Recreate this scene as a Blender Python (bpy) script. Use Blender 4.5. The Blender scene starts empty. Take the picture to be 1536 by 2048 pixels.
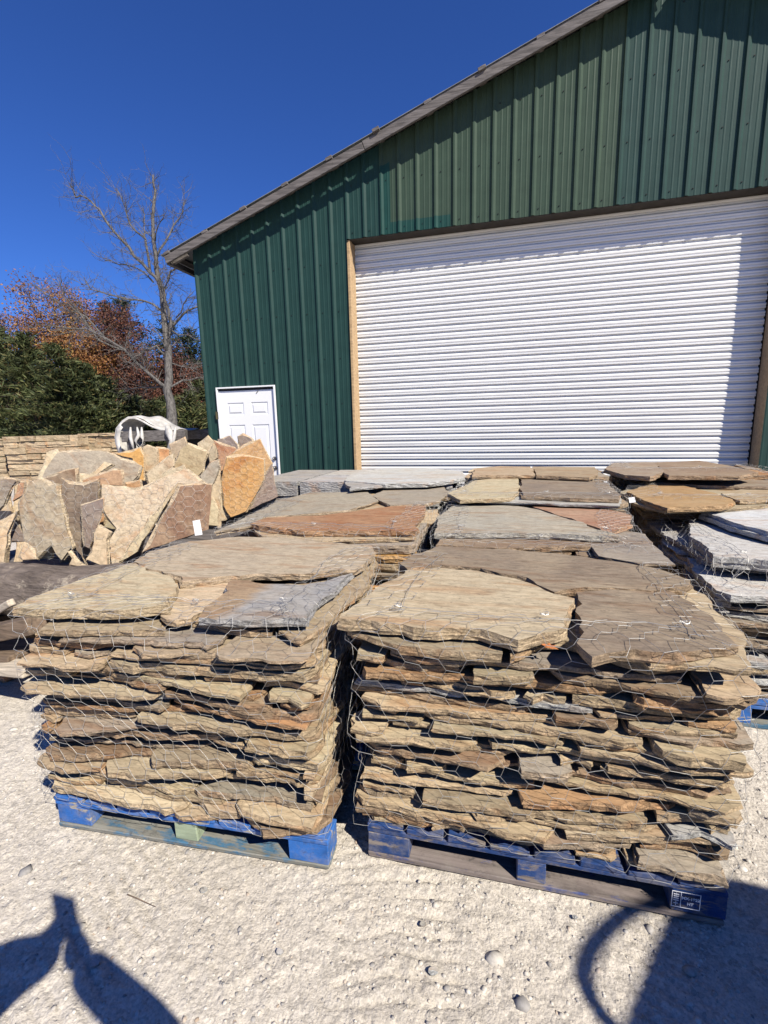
import bpy, math, random
import numpy as np
from mathutils import Vector, Matrix
from mathutils.bvhtree import BVHTree

rng = np.random.default_rng(11)
random.seed(11)
S = bpy.context.scene
COL = S.collection
R = math.radians

# ------------------------------------------------------------------ camera
F, YAW, PIT, ROL = 950.0, R(-14.8215), R(10.45), R(-1.3667)
CAM = np.array([0.0, 0.0, 1.5])
_f = np.array([math.sin(YAW)*math.cos(PIT), math.cos(YAW)*math.cos(PIT), -math.sin(PIT)])
_r = np.array([math.cos(YAW), -math.sin(YAW), 0.0])
_u = np.cross(_r, _f)
_c, _s = math.cos(ROL), math.sin(ROL)
RT, UP = _c*_r + _s*_u, _c*_u - _s*_r
FW = _f
cd = bpy.data.cameras.new('camera')
cam = bpy.data.objects.new('camera', cd)
COL.objects.link(cam)
cd.sensor_fit = 'HORIZONTAL'; cd.sensor_width = 36.0; cd.lens = 36.0*F/1536.0
cd.clip_start = 0.02; cd.clip_end = 3000
M = Matrix.Identity(4)
for i in range(3):
    M[i][0], M[i][1], M[i][2], M[i][3] = RT[i], UP[i], -FW[i], CAM[i]
cam.matrix_world = M
S.camera = cam

# ------------------------------------------------------------------ light
SUN_EL, SUN_AZ = R(42.3), R(126.0)          # azimuth clockwise from +y
LD = np.array([-math.sin(SUN_AZ)*math.cos(SUN_EL), -math.cos(SUN_AZ)*math.cos(SUN_EL), -math.sin(SUN_EL)])
w = bpy.data.worlds.new('World'); S.world = w; w.use_nodes = True
nt = w.node_tree
sky = nt.nodes.new('ShaderNodeTexSky'); sky.sky_type = 'NISHITA'; sky.sun_disc = False
sky.sun_elevation = SUN_EL; sky.sun_rotation = SUN_AZ
sky.altitude = 300; sky.air_density = 1.0; sky.dust_density = 0.0; sky.ozone_density = 7.0
bg = nt.nodes['Background']; bg.inputs['Strength'].default_value = 0.052
tint = nt.nodes.new('ShaderNodeMix'); tint.data_type = 'RGBA'; tint.blend_type = 'MULTIPLY'   # clear autumn air: deeper blue all over
tint.inputs[0].default_value = 1.0; tint.inputs[7].default_value = (0.60, 0.94, 1.68, 1)
nt.links.new(sky.outputs['Color'], tint.inputs[6]); nt.links.new(tint.outputs[2], bg.inputs['Color'])
sl = bpy.data.lights.new('sun', 'SUN'); sl.energy = 5.0; sl.angle = R(0.53); sl.color = (1.0, 0.935, 0.83)
so = bpy.data.objects.new('sun', sl); COL.objects.link(so)
so.rotation_euler = Vector(LD).to_track_quat('-Z', 'Y').to_euler()
so.location = (6, -5, 9)
vs = S.view_settings
vs.view_transform = 'Standard'; vs.look = 'None'; vs.gamma = 1.0; vs.use_curve_mapping = False
vs.exposure = 0.52
S.cycles.diffuse_bounces = 1; S.cycles.max_bounces = 6

# ------------------------------------------------------------------ helpers
def ray(px, py):
    return RT*((px-768)/F) + UP*((1024-py)/F) + FW
def at(px, py, z):                           # picture point -> place on a horizontal level
    d = ray(px, py); return CAM + d*((z-CAM[2])/d[2])
def atd(px, py, dep):                        # picture point -> place at a depth
    return CAM + ray(px, py)*dep
def onplane(px, py, p0, n):
    d = ray(px, py); return CAM + d*(np.dot(p0-CAM, n)/np.dot(d, n))

def tag(o, label=None, cat=None, group=None, kind=None):
    if label: o['label'] = label
    if cat: o['category'] = cat
    if group: o['group'] = group
    if kind: o['kind'] = kind
    return o
def thing(name, label, cat, loc, group=None):
    o = bpy.data.objects.new(name, None); COL.objects.link(o)
    o.location = loc; o.empty_display_size = 0.1
    return tag(o, label, cat, group)
_world = {}
def wloc(o):
    p = np.array(o.location)
    while o.parent is not None:
        o = o.parent; p = p + np.array(o.location)
    return p
def mk(name, verts, faces, mats, parent=None, origin=None, mi=None, smooth=False):
    v = np.asarray(verts, dtype=float)
    if origin is None: origin = (v.min(0)+v.max(0))/2
    origin = np.asarray(origin, float)
    me = bpy.data.meshes.new(name)
    v = v - origin
    if isinstance(faces, np.ndarray):
        n, k = faces.shape
        me.vertices.add(len(v)); me.vertices.foreach_set('co', v.ravel())
        me.loops.add(n*k); me.loops.foreach_set('vertex_index', faces.astype(np.int32).ravel())
        me.polygons.add(n)
        me.polygons.foreach_set('loop_start', np.arange(0, n*k, k, dtype=np.int32))
        me.polygons.foreach_set('loop_total', np.full(n, k, dtype=np.int32))
        me.update(calc_edges=True)
    else:
        me.from_pydata(v.tolist(), [], faces); me.update()
    if not isinstance(mats, (list, tuple)): mats = [mats]
    for m in mats: me.materials.append(m)
    if mi is not None: me.polygons.foreach_set('material_index', np.asarray(mi, dtype=np.int32))
    if smooth: me.polygons.foreach_set('use_smooth', np.ones(len(me.polygons), dtype=bool))
    o = bpy.data.objects.new(name, me); COL.objects.link(o)
    if parent is not None:
        o.parent = parent; o.location = origin - wloc(parent)
    else: o.location = origin
    return o
class MB:
    def __init__(s): s.v = []; s.f = []; s.m = []
    def add(s, v, f, m=0):
        b = len(s.v); s.v += [tuple(map(float, p)) for p in v]; s.f += [tuple(i+b for i in q) for q in f]; s.m += [m]*len(f)
        return s
    def box(s, c, h, ax=None, m=0, j=0.0):
        ax = np.eye(3) if ax is None else np.asarray(ax, float)
        v = []
        for sx in (-1, 1):
            for sy in (-1, 1):
                for sz in (-1, 1):
                    p = np.array(c, float)+ax[0]*sx*h[0]+ax[1]*sy*h[1]+ax[2]*sz*h[2]
                    if j: p = p + rng.uniform(-j, j, 3)
                    v.append(p)
        return s.add(v, [(0,1,3,2),(4,6,7,5),(0,4,5,1),(2,3,7,6),(0,2,6,4),(1,5,7,3)], m)
    def tube(s, pts, rad, n=6, m=0, cap=True):
        pts = [np.array(p, float) for p in pts]
        rad = [rad]*len(pts) if np.isscalar(rad) else rad
        v = []; f = []
        for i, p in enumerate(pts):
            d = pts[min(i+1, len(pts)-1)] - pts[max(i-1, 0)]
            d = d/(np.linalg.norm(d)+1e-9)
            a = np.cross(d, [0, 0, 1.0]) if abs(d[2]) < .9 else np.cross(d, [1.0, 0, 0])
            a /= np.linalg.norm(a); b = np.cross(d, a)
            for k in range(n):
                t = 2*math.pi*k/n
                v.append(p + rad[i]*(a*math.cos(t)+b*math.sin(t)))
        for i in range(len(pts)-1):
            for k in range(n):
                f.append((i*n+k, i*n+(k+1) % n, (i+1)*n+(k+1) % n, (i+1)*n+k))
        if cap:
            f.append(tuple(range(n))[::-1]); f.append(tuple((len(pts)-1)*n+k for k in range(n)))
        return s.add(v, f, m)
    def build(s, name, mats, parent=None, origin=None, smooth=False):
        return mk(name, s.v, s.f, mats, parent, origin, s.m, smooth)
def bevel(o, wd=.004, seg=1):
    md = o.modifiers.new('bevel', 'BEVEL'); md.width = wd; md.segments = seg; md.limit_method = 'ANGLE'
    return o

# ------------------------------------------------------------------ materials
def mat(name, rough=.8, spec=.3, metal=0.0):
    m = bpy.data.materials.new(name); m.use_nodes = True
    b = m.node_tree.nodes['Principled BSDF']
    b.inputs['Roughness'].default_value = rough
    b.inputs['Specular IOR Level'].default_value = spec
    b.inputs['Metallic'].default_value = metal
    return m, m.node_tree, b
def nd(t, ty, **kw):
    n = t.nodes.new(ty)
    for k, v in kw.items():
        if k in n.inputs: n.inputs[k].default_value = v
        else: setattr(n, k, v)
    return n
def lk(t, a, b): t.links.new(a, b)
def mapping(t, scale=(1, 1, 1), coord='Object', rnd=False):
    tc = nd(t, 'ShaderNodeTexCoord'); mp = nd(t, 'ShaderNodeMapping')
    mp.inputs['Scale'].default_value = scale
    src = tc.outputs[coord]
    if rnd:
        oi = nd(t, 'ShaderNodeObjectInfo'); ml = nd(t, 'ShaderNodeMath', operation='MULTIPLY'); ml.inputs[1].default_value = 53.0
        lk(t, oi.outputs['Random'], ml.inputs[0])
        va = nd(t, 'ShaderNodeVectorMath', operation='ADD')
        lk(t, src, va.inputs[0]); lk(t, ml.outputs[0], va.inputs[1]); src = va.outputs[0]
    lk(t, src, mp.inputs['Vector'])
    return mp.outputs[0]
def noise(t, vec, scale, detail=4, rough=.55, dist=0.0):
    n = nd(t, 'ShaderNodeTexNoise'); n.inputs['Scale'].default_value = scale; n.inputs['Detail'].default_value = detail
    n.inputs['Roughness'].default_value = rough; n.inputs['Distortion'].default_value = dist
    lk(t, vec, n.inputs['Vector']); return n.outputs['Fac']
def ramp(t, fac, stops):
    n = nd(t, 'ShaderNodeValToRGB'); e = n.color_ramp.elements
    while len(e) < len(stops): e.new(.5)
    for i, (p, c) in enumerate(stops):
        e[i].position = p; e[i].color = (c, c, c, 1) if np.isscalar(c) else (*c, 1)
    lk(t, fac, n.inputs['Fac']); return n.outputs['Color']
def mix(t, fac, a, b, mode='MIX'):
    n = nd(t, 'ShaderNodeMix', data_type='RGBA', blend_type=mode)
    for s, i in ((fac, 0), (a, 6), (b, 7)):
        if isinstance(s, (int, float)): n.inputs[i].default_value = s
        elif isinstance(s, tuple): n.inputs[i].default_value = (*s, 1)
        else: lk(t, s, n.inputs[i])
    return n.outputs[2]
def bump(t, b, h, st, dist=.01):
    n = nd(t, 'ShaderNodeBump'); n.inputs['Strength'].default_value = st; n.inputs['Distance'].default_value = dist
    lk(t, h, n.inputs['Height']); lk(t, n.outputs[0], b.inputs['Normal']); return n
def mth(t, op, a, b=0.5):
    n = nd(t, 'ShaderNodeMath', operation=op)
    for s, i in ((a, 0), (b, 1)):
        if isinstance(s, (int, float)): n.inputs[i].default_value = s
        else: lk(t, s, n.inputs[i])
    return n.outputs[0]

def stone_face_mat(name='sandstone_face', two=None):
    m, t, b = mat(name, .82, .3)
    oi = nd(t, 'ShaderNodeObjectInfo'); base = oi.outputs['Color']
    if two:                                                   # a slab whose one end is of another colour
        sx = nd(t, 'ShaderNodeSeparateXYZ'); lk(t, mapping(t), sx.inputs[0])
        k_ = mth(t, 'ADD', sx.outputs[0], mth(t, 'MULTIPLY', noise(t, mapping(t, (1, 2, 1)), 6, 4), .16))
        base = mix(t, ramp(t, k_, [(.0, 0.0), (.06, 1.0)]), two, base)
    v = mapping(t, (1, 1, 1), rnd=True); vs_ = mapping(t, (1.2, 4.5, 2.0), rnd=True)
    big = noise(t, v, 2.3, 4, .6, .8)
    c = mix(t, ramp(t, big, [(.34, 0.0), (.66, .55)]), base, mix(t, .5, base, (.52, .42, .27)), 'MIX')
    c = mix(t, ramp(t, noise(t, vs_, 1.7, 5, .6, 1.2), [(.52, 0.0), (.68, .6)]), c, mix(t, 1.0, base, (.80, .52, .34), 'MULTIPLY'))
    c = mix(t, ramp(t, noise(t, vs_, 4.0, 6, .7, 1.5), [(.5, 0.0), (.72, .65)]), c, mix(t, 1.0, c, (.58, .49, .42), 'MULTIPLY'))
    sp = noise(t, mapping(t, (1.5, 5, 3), rnd=True), 12, 6, .75, .6)
    c = mix(t, 1.0, c, ramp(t, sp, [(.3, .62), (.5, 1.0), (.72, 1.32)]), 'MULTIPLY')
    c = mix(t, ramp(t, noise(t, v, 75, 2, .6), [(.6, 0.0), (.72, .35)]), c, (.07, .06, .05))
    lk(t, c, b.inputs['Base Color'])
    h = mth(t, 'ADD', mth(t, 'MULTIPLY', noise(t, vs_, 9, 6, .65, .8), 1.0), mth(t, 'MULTIPLY', noise(t, v, 60, 4, .7), .35))
    bump(t, b, h, .55, .008)
    return m
def stone_edge_mat(name='sandstone_broken_edge', to=(.42, .305, .19), k=.5):
    m, t, b = mat(name, .9, .2)
    oi = nd(t, 'ShaderNodeObjectInfo'); base = mix(t, k, oi.outputs['Color'], to)
    v = mapping(t, (1, 1, 1), rnd=True); vz = mapping(t, (2.5, 2.5, 16), rnd=True)
    strata = noise(t, vz, 6, 6, .75, .4)
    c = mix(t, 1.0, base, ramp(t, strata, [(.3, .45), (.5, .95), (.7, 1.4)]), 'MULTIPLY')
    c = mix(t, 1.0, c, ramp(t, noise(t, v, 160, 3, .7), [(.3, .65), (.5, 1.0), (.7, 1.3)]), 'MULTIPLY')
    c = mix(t, ramp(t, noise(t, v, 6, 4, .6), [(.55, 0.0), (.72, .55)]), c, mix(t, 1.0, c, (1.15, .72, .45), 'MULTIPLY'))
    c = mix(t, ramp(t, noise(t, v, 38, 5, .75), [(.52, 0.0), (.7, .6)]), c, mix(t, 1.0, c, (.5, .46, .42), 'MULTIPLY'))
    lk(t, c, b.inputs['Base Color'])
    vo = nd(t, 'ShaderNodeTexVoronoi', feature='F1'); vo.inputs['Scale'].default_value = 34; lk(t, mapping(t, (1, 1, 2.2), rnd=True), vo.inputs['Vector'])
    h = mth(t, 'ADD', mth(t, 'MULTIPLY', strata, .8), mth(t, 'ADD', mth(t, 'MULTIPLY', noise(t, v, 48, 5, .75), .6), mth(t, 'MULTIPLY', vo.outputs['Distance'], .5)))
    bump(t, b, h, .9, .014)
    return m
MFACE, MEDGE, MFRESHEDGE = stone_face_mat(), stone_edge_mat(), stone_edge_mat('freshly_split_edge', (.62, .50, .335), .75)
MEDGEG = stone_edge_mat('grey_broken_edge', (.38, .365, .33), .4)
MTWO = stone_face_mat('two_tone_face', (.30, .20, .12))

def simple(name, col, rough=.7, spec=.3, metal=0.0, var=.15, scale=8.0, bmp=.0, stretch=(1, 1, 1), rnd=False):
    m, t, b = mat(name, rough, spec, metal)
    v = mapping(t, stretch, rnd=rnd)
    n = noise(t, v, scale, 5, .6)
    lk(t, mix(t, 1.0, tuple(col), ramp(t, n, [(.3, 1-var*1.6), (.7, 1+var*1.6)]), 'MULTIPLY'), b.inputs['Base Color'])
    if bmp: bump(t, b, noise(t, v, scale*4, 4, .6), bmp, .006)
    return m
def wood(name, col, dark=.45, paint=None, cover=.5, grain=(1, 14, 14)):
    m, t, b = mat(name, .8, .25)
    v = mapping(t, grain, rnd=True); vr = mapping(t, (1, 1, 1), rnd=True)
    g = noise(t, v, 3.0, 6, .65, .6)
    c = mix(t, 1.0, tuple(col), ramp(t, g, [(.3, dark), (.62, 1.15)]), 'MULTIPLY')
    c = mix(t, ramp(t, noise(t, vr, 7, 5, .7), [(.55, 0.0), (.75, .5)]), c, mix(t, 1.0, c, (.45, .42, .4), 'MULTIPLY'))
    if paint:
        k = mth(t, 'ADD', mth(t, 'MULTIPLY', noise(t, mapping(t, (1.5, 5, 5), rnd=True), 5, 6, .7), .75), mth(t, 'MULTIPLY', g, .25))
        pc = mix(t, 1.0, tuple(paint), ramp(t, noise(t, vr, 11, 5, .7), [(.3, .7), (.7, 1.25)]), 'MULTIPLY')
        c = mix(t, ramp(t, k, [(cover-.03, 1.0), (cover+.03, 0.0)]), c, pc)
        c = mix(t, ramp(t, noise(t, vr, 9, 6, .75), [(.45, 0.0), (.75, .6)]), c, (.30, .27, .23))
        c = mix(t, ramp(t, noise(t, vr, 22, 4, .7), [(.58, 0.0), (.7, .6)]), c, (.04, .04, .045))
    lk(t, c, b.inputs['Base Color'])
    bump(t, b, g, .5, .006)
    return m
MWOODGREY = wood('weathered_grey_wood', (.155, .14, .13), .3)
MWOODBROWN = wood('old_brown_wood', (.20, .145, .10), .35)
MWOODNEW = wood('new_lumber', (.46, .32, .18), .7)
MWOODPALE = wood('pale_lumber', (.55, .47, .36), .6)
MBLUE1 = wood('bright_blue_paint_on_wood', (.42, .36, .24), .5, (.028, .125, .40), .57)
MBLUE1B = wood('worn_blue_grey_board', (.23, .23, .20), .45, (.06, .15, .24), .48)
MBLUE2 = wood('dark_blue_paint_on_wood', (.20, .17, .15), .5, (.017, .05, .165), .55)
MBLUE2B = wood('grimy_brown_board', (.21, .175, .16), .5, (.04, .06, .18), .40)
MWIRE, _t, _b = mat('galvanised_wire', .42, .5, .55)
_b.inputs['Base Color'].default_value = (.52, .51, .48, 1)
MLINTEL = simple('dark_trim', (.045, .038, .03), .7, .3)
MBLACK = simple('black_sheet', (.012, .012, .014), .6, .3)
MWHITEPL = simple('white_plastic_wrap', (.50, .48, .44), .6, .35, var=.2, scale=9, bmp=.6)
MPAPER = simple('white_tag', (.82, .82, .8), .6, .3, var=.03)
MKNOB, _t, _b = mat('satin_nickel', .3, .5, 1.0); _b.inputs['Base Color'].default_value = (.35, .33, .3, 1)
MPRINT = simple('white_print', (.85, .86, .88), .7, .2, var=.1, scale=60)

# ------------------------------------------------------------------ ground
def fbm(x, y, sc, oct=4, seed=0):
    r = np.random.default_rng(seed); out = np.zeros_like(x); amp = 1.0; tot = 0
    G = r.random((256, 256))
    for o in range(oct):
        X = x*sc*(2**o)+17.3*o; Y = y*sc*(2**o)+5.1*o
        xi = np.floor(X).astype(int); yi = np.floor(Y).astype(int); fx = X-xi; fy = Y-yi
        fx = fx*fx*(3-2*fx); fy = fy*fy*(3-2*fy)
        g = lambda a, b_: G[a % 256, b_ % 256]
        val = (g(xi, yi)*(1-fx)+g(xi+1, yi)*fx)*(1-fy)+(g(xi, yi+1)*(1-fx)+g(xi+1, yi+1)*fx)*fy
        out += amp*(val-.5); tot += amp; amp *= .5
    return out/tot
def ground_h(x, y):
    near = np.clip((4.2-np.hypot(x+.3, y-1.0))/1.5, 0, 1)
    h = .016*fbm(x, y, 1.6, 3, 1) + near*(.008*fbm(x, y, 7, 3, 2) + .007*fbm(x, y, 40, 3, 3) + .006*np.maximum(0, fbm(x, y, 55, 2, 4)-.12)*4)
    # pebbles pressed into the dust
    cell = .05
    # tyre tread, a run of slanted blocks pressed into the dust
    a = R(14); u = (x+.26)*math.cos(a)+(y-1.0)*math.sin(a); v = -(x+.26)*math.sin(a)+(y-1.0)*math.cos(a)
    u2 = u + .012*fbm(x, y, 12, 2, 7); v2 = v + .014*fbm(x, y, 10, 2, 8) + .10*np.abs(u)
    msk = np.clip((.20-np.abs(u))/.04, 0, 1)*np.clip((.55-np.abs(v))/.2, 0, 1)*np.clip(.75+2.4*fbm(x, y, 5, 3, 9), 0, 1)
    rows = np.abs(((v2/.058) % 1.0)-.5); cols = np.abs(((u2/.135) % 1.0)-.5)
    h = h - .010*msk*np.maximum(np.clip((.13-rows)/.08, 0, 1), np.clip((.10-cols)/.10, 0, 1)*.4)
    for (x0, x1) in ((.32, .60), (-1.3, -1.0)):
        m2 = np.clip((x-x0)/.05, 0, 1)*np.clip((x1-x)/.05, 0, 1)*near
        h = h - .006*m2*np.clip((.14-np.abs((((y+.5*x)/.05) % 1.0)-.5))/.08, 0, 1)
    return h
def grid_axis(lo, hi, step, far, g=1.16):
    a = list(np.arange(lo, hi+1e-6, step)); s = step
    while a[-1] < far: s *= g; a.append(a[-1]+s)
    s = step
    while a[0] > -far: s *= g; a.insert(0, a[0]-s)
    return np.array(a)
gx, gy = grid_axis(-2.4, 1.7, .0085, 900), grid_axis(.35, 2.6, .0085, 900)
XX, YY = np.meshgrid(gx, gy)
ZZ = ground_h(XX, YY)
nx, ny = len(gx), len(gy)
idx = np.arange(nx*ny).reshape(ny, nx)
fc = np.stack([idx[:-1, :-1], idx[:-1, 1:], idx[1:, 1:], idx[1:, :-1]], -1).reshape(-1, 4)
def ground_mat():
    m, t, b = mat('limestone_dust', .95, .15)
    v = mapping(t)
    c = ramp(t, noise(t, v, 1.1, 5, .6), [(.3, (.50, .45, .375)), (.5, (.60, .545, .46)), (.75, (.66, .605, .52))])
    c = mix(t, ramp(t, noise(t, v, 16, 5, .7), [(.45, 0.0), (.7, .5)]), c, (.40, .37, .33))
    c = mix(t, 1.0, c, ramp(t, noise(t, v, 120, 3, .7), [(.3, .72), (.5, 1.0), (.7, 1.15)]), 'MULTIPLY')
    c = mix(t, ramp(t, noise(t, v, .25, 3, .6), [(.6, 0.0), (.8, .5)]), c, (.36, .32, .25))
    vo = nd(t, 'ShaderNodeTexVoronoi', feature='F1'); vo.inputs['Scale'].default_value = 95; lk(t, v, vo.inputs['Vector'])
    sc = nd(t, 'ShaderNodeSeparateColor'); lk(t, vo.outputs['Color'], sc.inputs[0])
    chip = ramp(t, sc.outputs[0], [(0, .66), (.3, .9), (.6, 1.0), (.85, 1.06), (1, 1.16)])
    c = mix(t, ramp(t, noise(t, v, 3.5, 4, .65), [(.35, .35), (.65, .95)]), c, mix(t, 1.0, c, chip, 'MULTIPLY'))
    lk(t, c, b.inputs['Base Color'])
    h = mth(t, 'ADD', mth(t, 'ADD', mth(t, 'MULTIPLY', vo.outputs['Distance'], -.35), noise(t, v, 90, 5, .7)), mth(t, 'MULTIPLY', noise(t, v, 28, 4, .65), 1.3))
    bump(t, b, h, .75, .007)
    return m
MGROUND = ground_mat()
g = mk('ground', np.stack([XX, YY, ZZ], -1).reshape(-1, 3), fc, MGROUND, None, (0, 0, 0), smooth=True)
g['kind'] = 'structure'

# small stones lying in the dust
ico_v = []
ph = (1+5**.5)/2
for a_, b_ in ((-1, ph), (1, ph), (-1, -ph), (1, -ph)): ico_v.append((a_, b_, 0))
for a_, b_ in ((-1, ph), (1, ph), (-1, -ph), (1, -ph)): ico_v.append((0, a_, b_))
for a_, b_ in ((-1, ph), (1, ph), (-1, -ph), (1, -ph)): ico_v.append((b_, 0, a_))
ico_v = np.array(ico_v)/1.902
ico_f = np.array([(0,11,5),(0,5,1),(0,1,7),(0,7,10),(0,10,11),(1,5,9),(5,11,4),(11,10,2),(10,7,6),(7,1,8),(3,9,4),(3,4,2),(3,2,6),(3,6,8),(3,8,9),(4,9,5),(2,4,11),(6,2,10),(8,6,7),(9,8,1)])
def scatter_pebbles(n, box, smin, smax, name, m, pw=3.0):
    x = rng.uniform(box[0], box[1], n); y = rng.uniform(box[2], box[3], n)
    sz = smin + (smax-smin)*rng.random(n)**pw
    V = ico_v[None]*(1+rng.uniform(-.28, .28, (n, 12, 1)))*sz[:, None, None]*np.stack([rng.uniform(.8, 1.3, n), rng.uniform(.7, 1.1, n), rng.uniform(.4, .75, n)], -1)[:, None]
    a = rng.uniform(0, 6.28, n); ca, sa = np.cos(a)[:, None], np.sin(a)[:, None]
    V = np.stack([V[..., 0]*ca-V[..., 1]*sa, V[..., 0]*sa+V[..., 1]*ca, V[..., 2]], -1)
    V += np.stack([x, y, ground_h(x, y)-sz*.05], -1)[:, None]
    fcs = (ico_f[None]+12*np.arange(n)[:, None, None]).reshape(-1, 3)
    o = mk(name, V.reshape(-1, 3), fcs, m, None, (0, 0, 0)); return o
def pebble_mat():
    m, t, b = mat('limestone_chips', .9, .2)
    ge = nd(t, 'ShaderNodeNewGeometry')
    c = ramp(t, ge.outputs['Random Per Island'], [(0, (.26, .25, .24)), (.25, (.42, .39, .35)), (.6, (.56, .52, .45)), (.9, (.64, .60, .53)), (1, (.40, .31, .23))])
    lk(t, mix(t, 1.0, c, ramp(t, noise(t, mapping(t), 90, 3), [(.3, .8), (.7, 1.15)]), 'MULTIPLY'), b.inputs['Base Color'])
    return m
MPEB = pebble_mat()
tag(scatter_pebbles(30000, (-2.4, 1.9, .45, 2.3), 0.0013, .0085, 'gravel', MPEB, 6.0), kind='stuff', label='small limestone chips scattered over the pale dusty yard')
tag(scatter_pebbles(2600, (-9, 5, .45, 12), .004, .03, 'gravel', MPEB), kind='stuff', label='loose limestone gravel spread thinly across the yard')

# ------------------------------------------------------------------ building
WX, WY, HZ, SP = -4.382, 6.384, 3.869, .2286
APX = 6.04; SLOPE = .3335; OVER = .235; BARGE0 = 3.869+.006
def metal_mat(name, col, col2):
    m, t, b = mat(name, .55, .18)
    v = mapping(t, (1, 1, 1)); vz = mapping(t, (10, 1, .35))
    c = mix(t, ramp(t, noise(t, vz, 2, 4, .6), [(.35, 0.0), (.7, 1.0)]), tuple(col), tuple(col2))
    c = mix(t, 1.0, c, ramp(t, noise(t, v, 5, 5, .65), [(.3, .88), (.7, 1.1)]), 'MULTIPLY')
    c = mix(t, ramp(t, noise(t, mapping(t, (3, 1, 9)), 6, 5, .8, 1.0), [(.66, 0.0), (.72, .22)]), c, (.25, .33, .29))
    lk(t, c, b.inputs['Base Color'])
    bump(t, b, noise(t, mapping(t, (5, 1, .8)), 1.2, 3), .15, .02)
    return m
MGREEN = metal_mat('dark_green_sheet', (.0145, .044, .038), (.018, .052, .045))
MOLIVE = metal_mat('faded_olive_sheet', (.036, .062, .042), (.043, .070, .047))
MTEAL = metal_mat('chalky_green_sheet', (.019, .047, .040), (.025, .056, .048))
MFRESH = metal_mat('unfaded_green_sheet', (.011, .048, .040), (.013, .055, .046))
bld = thing('metal_building', 'green ribbed metal barn with white roll-up door and weathered gable boards', 'building', (WX, WY, 0))
def roofz(X):                                  # underside of purlins at wall position X
    return BARGE0 + .105 + (SLOPE*X if X <= APX else SLOPE*(2*APX-X))
RIB = [(0, 0), (.010, .022), (.030, .022), (.056, 0), (.096, 0), (.102, .0022), (.112, .0022), (.118, 0), (.158, 0), (.164, .0022), (.174, .0022), (.180, 0)]
OPEN_L, OPEN_R = 10*SP, 7.165
DOOR_L, DOOR_R, DOOR_T = .187, 1.140, 3.869-1.781
def zbottom(X):
    if OPEN_L <= X < OPEN_R: return HZ
    if DOOR_L <= X < DOOR_R: return DOOR_T
    return 0.0
def panel(i0, material, name='wall_panel'):
    xs = []
    x0, x1 = max(i0*SP, 0.0), min((i0+4)*SP, 2*APX)
    for k in range(i0-1, i0+5):
        for dx, dy in RIB:
            X = k*SP + dx - .012
            if x0 < X < x1: xs.append((X, dy))
    def prof(X):
        u = (X+.012) % SP
        for (a, ya), (b_, yb) in zip(RIB, RIB[1:]+[(SP, 0)]):
            if a <= u <= b_: return ya+(yb-ya)*(u-a)/(b_-a+1e-9)
        return 0.0
    cuts = [x0, x1] + [c for c in (OPEN_L, OPEN_R, DOOR_L, DOOR_R, APX) if x0 < c < x1]
    xs = sorted(set([round(a, 5) for a, _ in xs] + [round(c, 5) for c in cuts]))
    v = []; f = []
    for a, b_ in zip(xs[:-1], xs[1:]):
        mid = (a+b_)/2; zb = zbottom(mid); n = len(v)
        for X in (a, b_):
            y = WY - prof(X) - .002*(i0 % 2 == 0)
            v += [(WX+X, y, zb), (WX+X, y, roofz(X))]
        f.append((n, n+2, n+3, n+1))
    o = mk(name, v, f, material, bld)
    md = o.modifiers.new('sheet', 'SOLIDIFY'); md.thickness = .0012; md.offset = -1
    return o
FRESH_BOX = None
for i0 in range(0, 53, 4):
    mm = MOLIVE if 12 <= i0 < 24 else (MTEAL if i0 >= 24 else MGREEN)
    panel(i0, mm)
# unfaded patch left by a sign that hung over the corner of the door
pv = []; pf = []
def patch(xa, xb, za, zb):
    xs = sorted([xa, xb] + [k*SP+dx-.012 for k in range(0, 40) for dx, _ in RIB if xa < k*SP+dx-.012 < xb])
    def prof(X):
        u = (X+.012) % SP
        for (a, ya), (b_, yb) in zip(RIB, RIB[1:]+[(SP, 0)]):
            if a <= u <= b_: return ya+(yb-ya)*(u-a)/(b_-a+1e-9)
        return 0.0
    for a, b_ in zip(xs[:-1], xs[1:]):
        n = len(pv)
        for X in (a, b_):
            y = WY-prof(X)-.0045
            pv.extend([(WX+X, y, za if np.isscalar(za) else za(X)), (WX+X, y, zb if np.isscalar(zb) else zb(X))])
        pf.append((n, n+2, n+3, n+1))
patch(12.02*SP, 12.55*SP, HZ+.002, lambda X: roofz(X)-.25)
patch(12.55*SP+.0005, 15.85*SP, HZ+.002, HZ+.135)
mk('unfaded_patch', pv, pf, MFRESH, bld)
# screws
sm = MB()
for k in range(0, 31):
    for zz in (HZ+.07, HZ+.62, HZ+1.23, HZ+1.84) if k > 9 else (1.2, 1.8, 2.4, 3.0, 3.6):
        X = k*SP+.075
        if zz < zbottom(X)+.02 or zz > roofz(X)-.25: continue
        sm.tube([(WX+X, WY-.001, zz), (WX+X, WY-.010, zz)], [.0075, .006], 6)
tag(sm.build('screws', MBLACK, bld), kind='stuff')
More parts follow.
